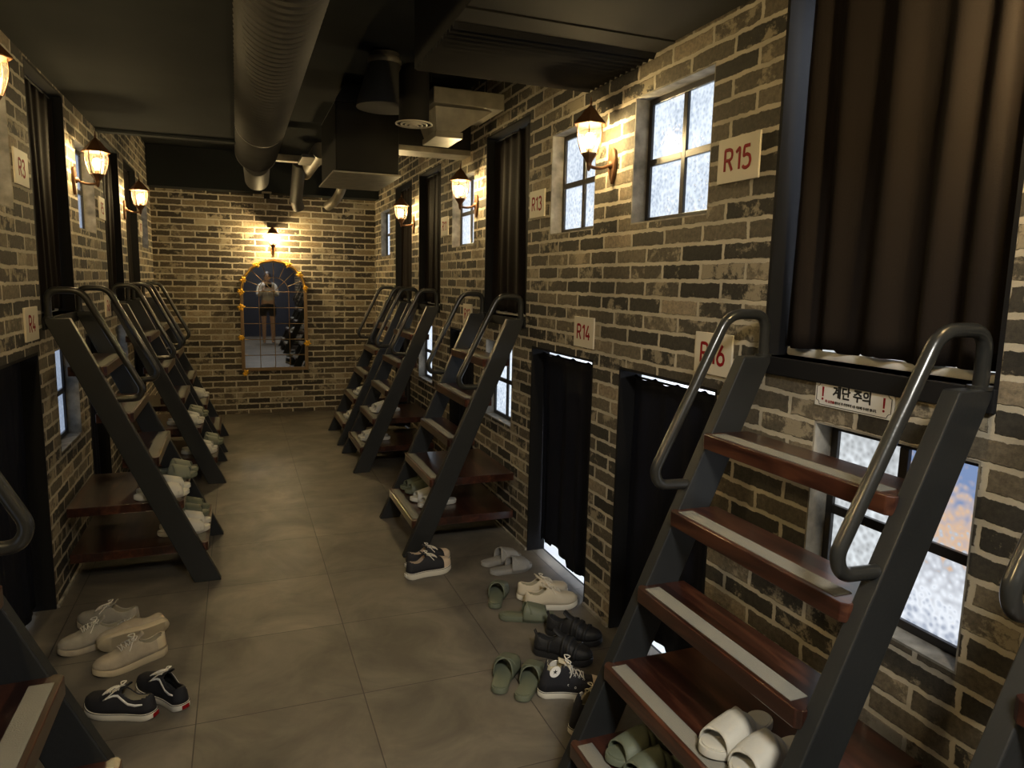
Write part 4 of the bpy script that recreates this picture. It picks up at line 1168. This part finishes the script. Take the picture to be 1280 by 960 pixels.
pair(LW, -1, 0.56, L4+0.16, Z4, WHT, 'white slipper on the upper shoe step of the farthest left ladder')
pair(LW, -1, 0.50, 1.66, Z5, WHT, 'white slipper on the lowest step of the bottom left corner ladder')

# ------------------------------------------------------------------ person seen only in the mirror
def skin_body(name, verts, edges, radii, mat, parent, root=0, sub=1):
    me = bpy.data.meshes.new(name); me.from_pydata([Vector(v) for v in verts], edges, []); me.materials.append(mat)
    o = bpy.data.objects.new(name, me); COL.objects.link(o); o.parent = parent
    sk = o.modifiers.new('skin', 'SKIN')
    me.update()
    if not me.skin_vertices:
        bpy.context.view_layer.objects.active = o
    for i, rr in enumerate(radii):
        v = me.skin_vertices[0].data[i]; v.radius = (rr, rr) if not isinstance(rr, tuple) else rr
        v.use_root = (i == root)
    sb = o.modifiers.new('sub', 'SUBSURF'); sb.levels = sub; sb.render_levels = sub
    return o
M_SKIN = simple('skin', (0.50, 0.33, 0.24), 0.55)
M_TOP = simple('pale_grey_sweatshirt', (0.45, 0.43, 0.38), 0.85)
M_SKIRT = simple('black_shorts_cloth', (0.015, 0.015, 0.017), 0.8)
M_HAIR = simple('dark_hair', (0.02, 0.015, 0.012), 0.6)
pr = thing('person', (0.66, -0.55, 0), 'person reflected in the arched mirror, pale top and black shorts, holding a phone up', 'person')
V = [(0, 0, 0.98), (0, 0.0, 1.16), (0, 0, 1.34), (0, 0.0, 1.44), (0, 0.015, 1.50),
     (0.17, 0, 1.38), (0.21, 0.10, 1.16), (0.10, 0.28, 1.30),
     (-0.17, 0, 1.38), (-0.21, 0.10, 1.16), (-0.08, 0.28, 1.32),
     (0.09, 0, 0.90), (0.10, 0.01, 0.50), (0.10, -0.02, 0.09), (0.10, 0.10, 0.035),
     (-0.09, 0, 0.90), (-0.10, 0.03, 0.50), (-0.10, 0.0, 0.09), (-0.10, 0.12, 0.035)]
Ed = [(0, 1), (1, 2), (2, 3), (3, 4), (3, 5), (5, 6), (6, 7), (3, 8), (8, 9), (9, 10), (0, 11), (11, 12), (12, 13), (13, 14), (0, 15), (15, 16), (16, 17), (17, 18)]
Rd = [(0.15, 0.11), (0.13, 0.10), (0.16, 0.10), (0.06, 0.06), (0.052, 0.052), 0.055, 0.042, 0.027, 0.055, 0.042, 0.027, 0.085, 0.055, 0.036, 0.034, 0.085, 0.055, 0.036, 0.034]
skin_body('body', V, Ed, Rd, M_SKIN, pr)
Vt = [(0, 0, 0.96), (0, 0, 1.16), (0, 0, 1.34), (0, 0, 1.43), (0.17, 0, 1.385), (0.215, 0.10, 1.155), (0.13, 0.235, 1.27), (-0.17, 0, 1.385), (-0.215, 0.10, 1.155), (-0.11, 0.235, 1.28)]
skin_body('sweatshirt', Vt, [(0, 1), (1, 2), (2, 3), (3, 4), (4, 5), (5, 6), (3, 7), (7, 8), (8, 9)], [(0.18, 0.135), (0.165, 0.125), (0.185, 0.12), (0.075, 0.07), 0.072, 0.06, 0.045, 0.072, 0.06, 0.045], M_TOP, pr)
skin_body('shorts', [(0, 0, 1.0), (0, 0, 0.92), (0.10, 0, 0.84), (0.105, 0.01, 0.64), (-0.10, 0, 0.84), (-0.105, 0.02, 0.64)], [(0, 1), (1, 2), (2, 3), (1, 4), (4, 5)], [(0.175, 0.13), (0.18, 0.13), 0.105, 0.095, 0.105, 0.095], M_SKIRT, pr)
def head_bm():
    bm = bmesh.new(); bmesh.ops.create_uvsphere(bm, u_segments=28, v_segments=20, radius=1.0)
    for v in bm.verts:
        x, y, z = v.co
        if z < 0: x *= 1-0.28*abs(z)**1.4; y *= 1-0.10*abs(z)
        k = 0.0
        if y > 0.5:
            k += 0.16*math.exp(-((x/0.13)**2))*math.exp(-(((z+0.12)/0.16)**2))      # nose
            k -= 0.06*math.exp(-(((abs(x)-0.36)/0.15)**2))*math.exp(-(((z-0.06)/0.12)**2))   # eye sockets
            k += 0.05*math.exp(-((x/0.26)**2))*math.exp(-(((z+0.48)/0.07)**2))      # lips
        v.co = (x*0.074, (y+k)*0.093, z*0.115)
    return bm
h = obj('head', head_bm(), M_SKIN, pr, smooth=True, loc=(0, 0.03, 1.60))
bm = bmesh.new()
for sx in (-1, 1): bmesh.ops.create_uvsphere(bm, u_segments=10, v_segments=8, radius=0.011, matrix=Matrix.Translation((sx*0.028, 0.078, 0.006)))
obj('eyes', bm, M_HAIR, h, smooth=True)
bm = bmesh.new()
for sx in (-1, 1): bmesh.ops.create_uvsphere(bm, u_segments=10, v_segments=8, radius=0.5, matrix=Matrix.Translation((sx*0.075, -0.005, -0.005)) @ Matrix.Diagonal((0.02, 0.035, 0.06, 1)))
obj('ears', bm, M_SKIN, h, smooth=True)
bm = bmesh.new()
def hair(u, v):
    a = 2*PI*u; p = v*PI*0.72
    front = max(0, math.sin(a)); lim = p*(1-0.42*front)
    return (0.083*math.sin(lim)*math.cos(a), 0.098*math.sin(lim)*math.sin(a)-0.010, 0.012+0.116*math.cos(lim) - 0.08*max(0, v-0.7)*(1-front))
grid(bm, hair, 28, 14); o = obj('hair', bm, M_HAIR, h, smooth=True); md = o.modifiers.new('t', 'SOLIDIFY'); md.thickness = 0.008
def hand(side, wrist, dirv):
    """palm with four curled fingers and a thumb, one skinned surface"""
    w = Vector(wrist); d = Vector(dirv).normalized(); across = Vector((0, 0, 1)); inn = d.cross(across)*side
    V = [w, w+d*0.035, w+d*0.075]; E_ = [(0, 1), (1, 2)]; R_ = [(0.024, 0.016), (0.036, 0.015), (0.036, 0.014)]
    for k in range(4):
        b = w+d*0.080+across*(0.027-0.018*k); L_ = (0.040, 0.046, 0.042, 0.034)[k]
        i = len(V); V += [b, b+d*L_*0.6+inn*0.012, b+d*L_*0.75+inn*0.035]; E_ += [(2, i), (i, i+1), (i+1, i+2)]; R_ += [0.0088, 0.008, 0.007]
    i = len(V); V += [w+d*0.03+across*0.036+inn*0.008, w+d*0.055+across*0.055+inn*0.022]; E_ += [(1, i), (i, i+1)]; R_ += [0.011, 0.009]
    return V, E_, R_
for sx, wr in ((1, (0.10, 0.28, 1.30)), (-1, (-0.08, 0.28, 1.32))):
    V_, E_, R_ = hand(sx, wr, (-sx*0.55, 0.62, 0.55)); skin_body('hand', V_, E_, R_, M_SKIN, pr)
bm = bmesh.new(); box(bm, -0.075, 0.075, -0.005, 0.005, -0.038, 0.038, 0.003)
ph = setp(obj('phone', bm, M_BLACK, None, loc=(0.67, -0.165, 1.39)), 'dark phone held up by the person reflected in the mirror', 'phone')
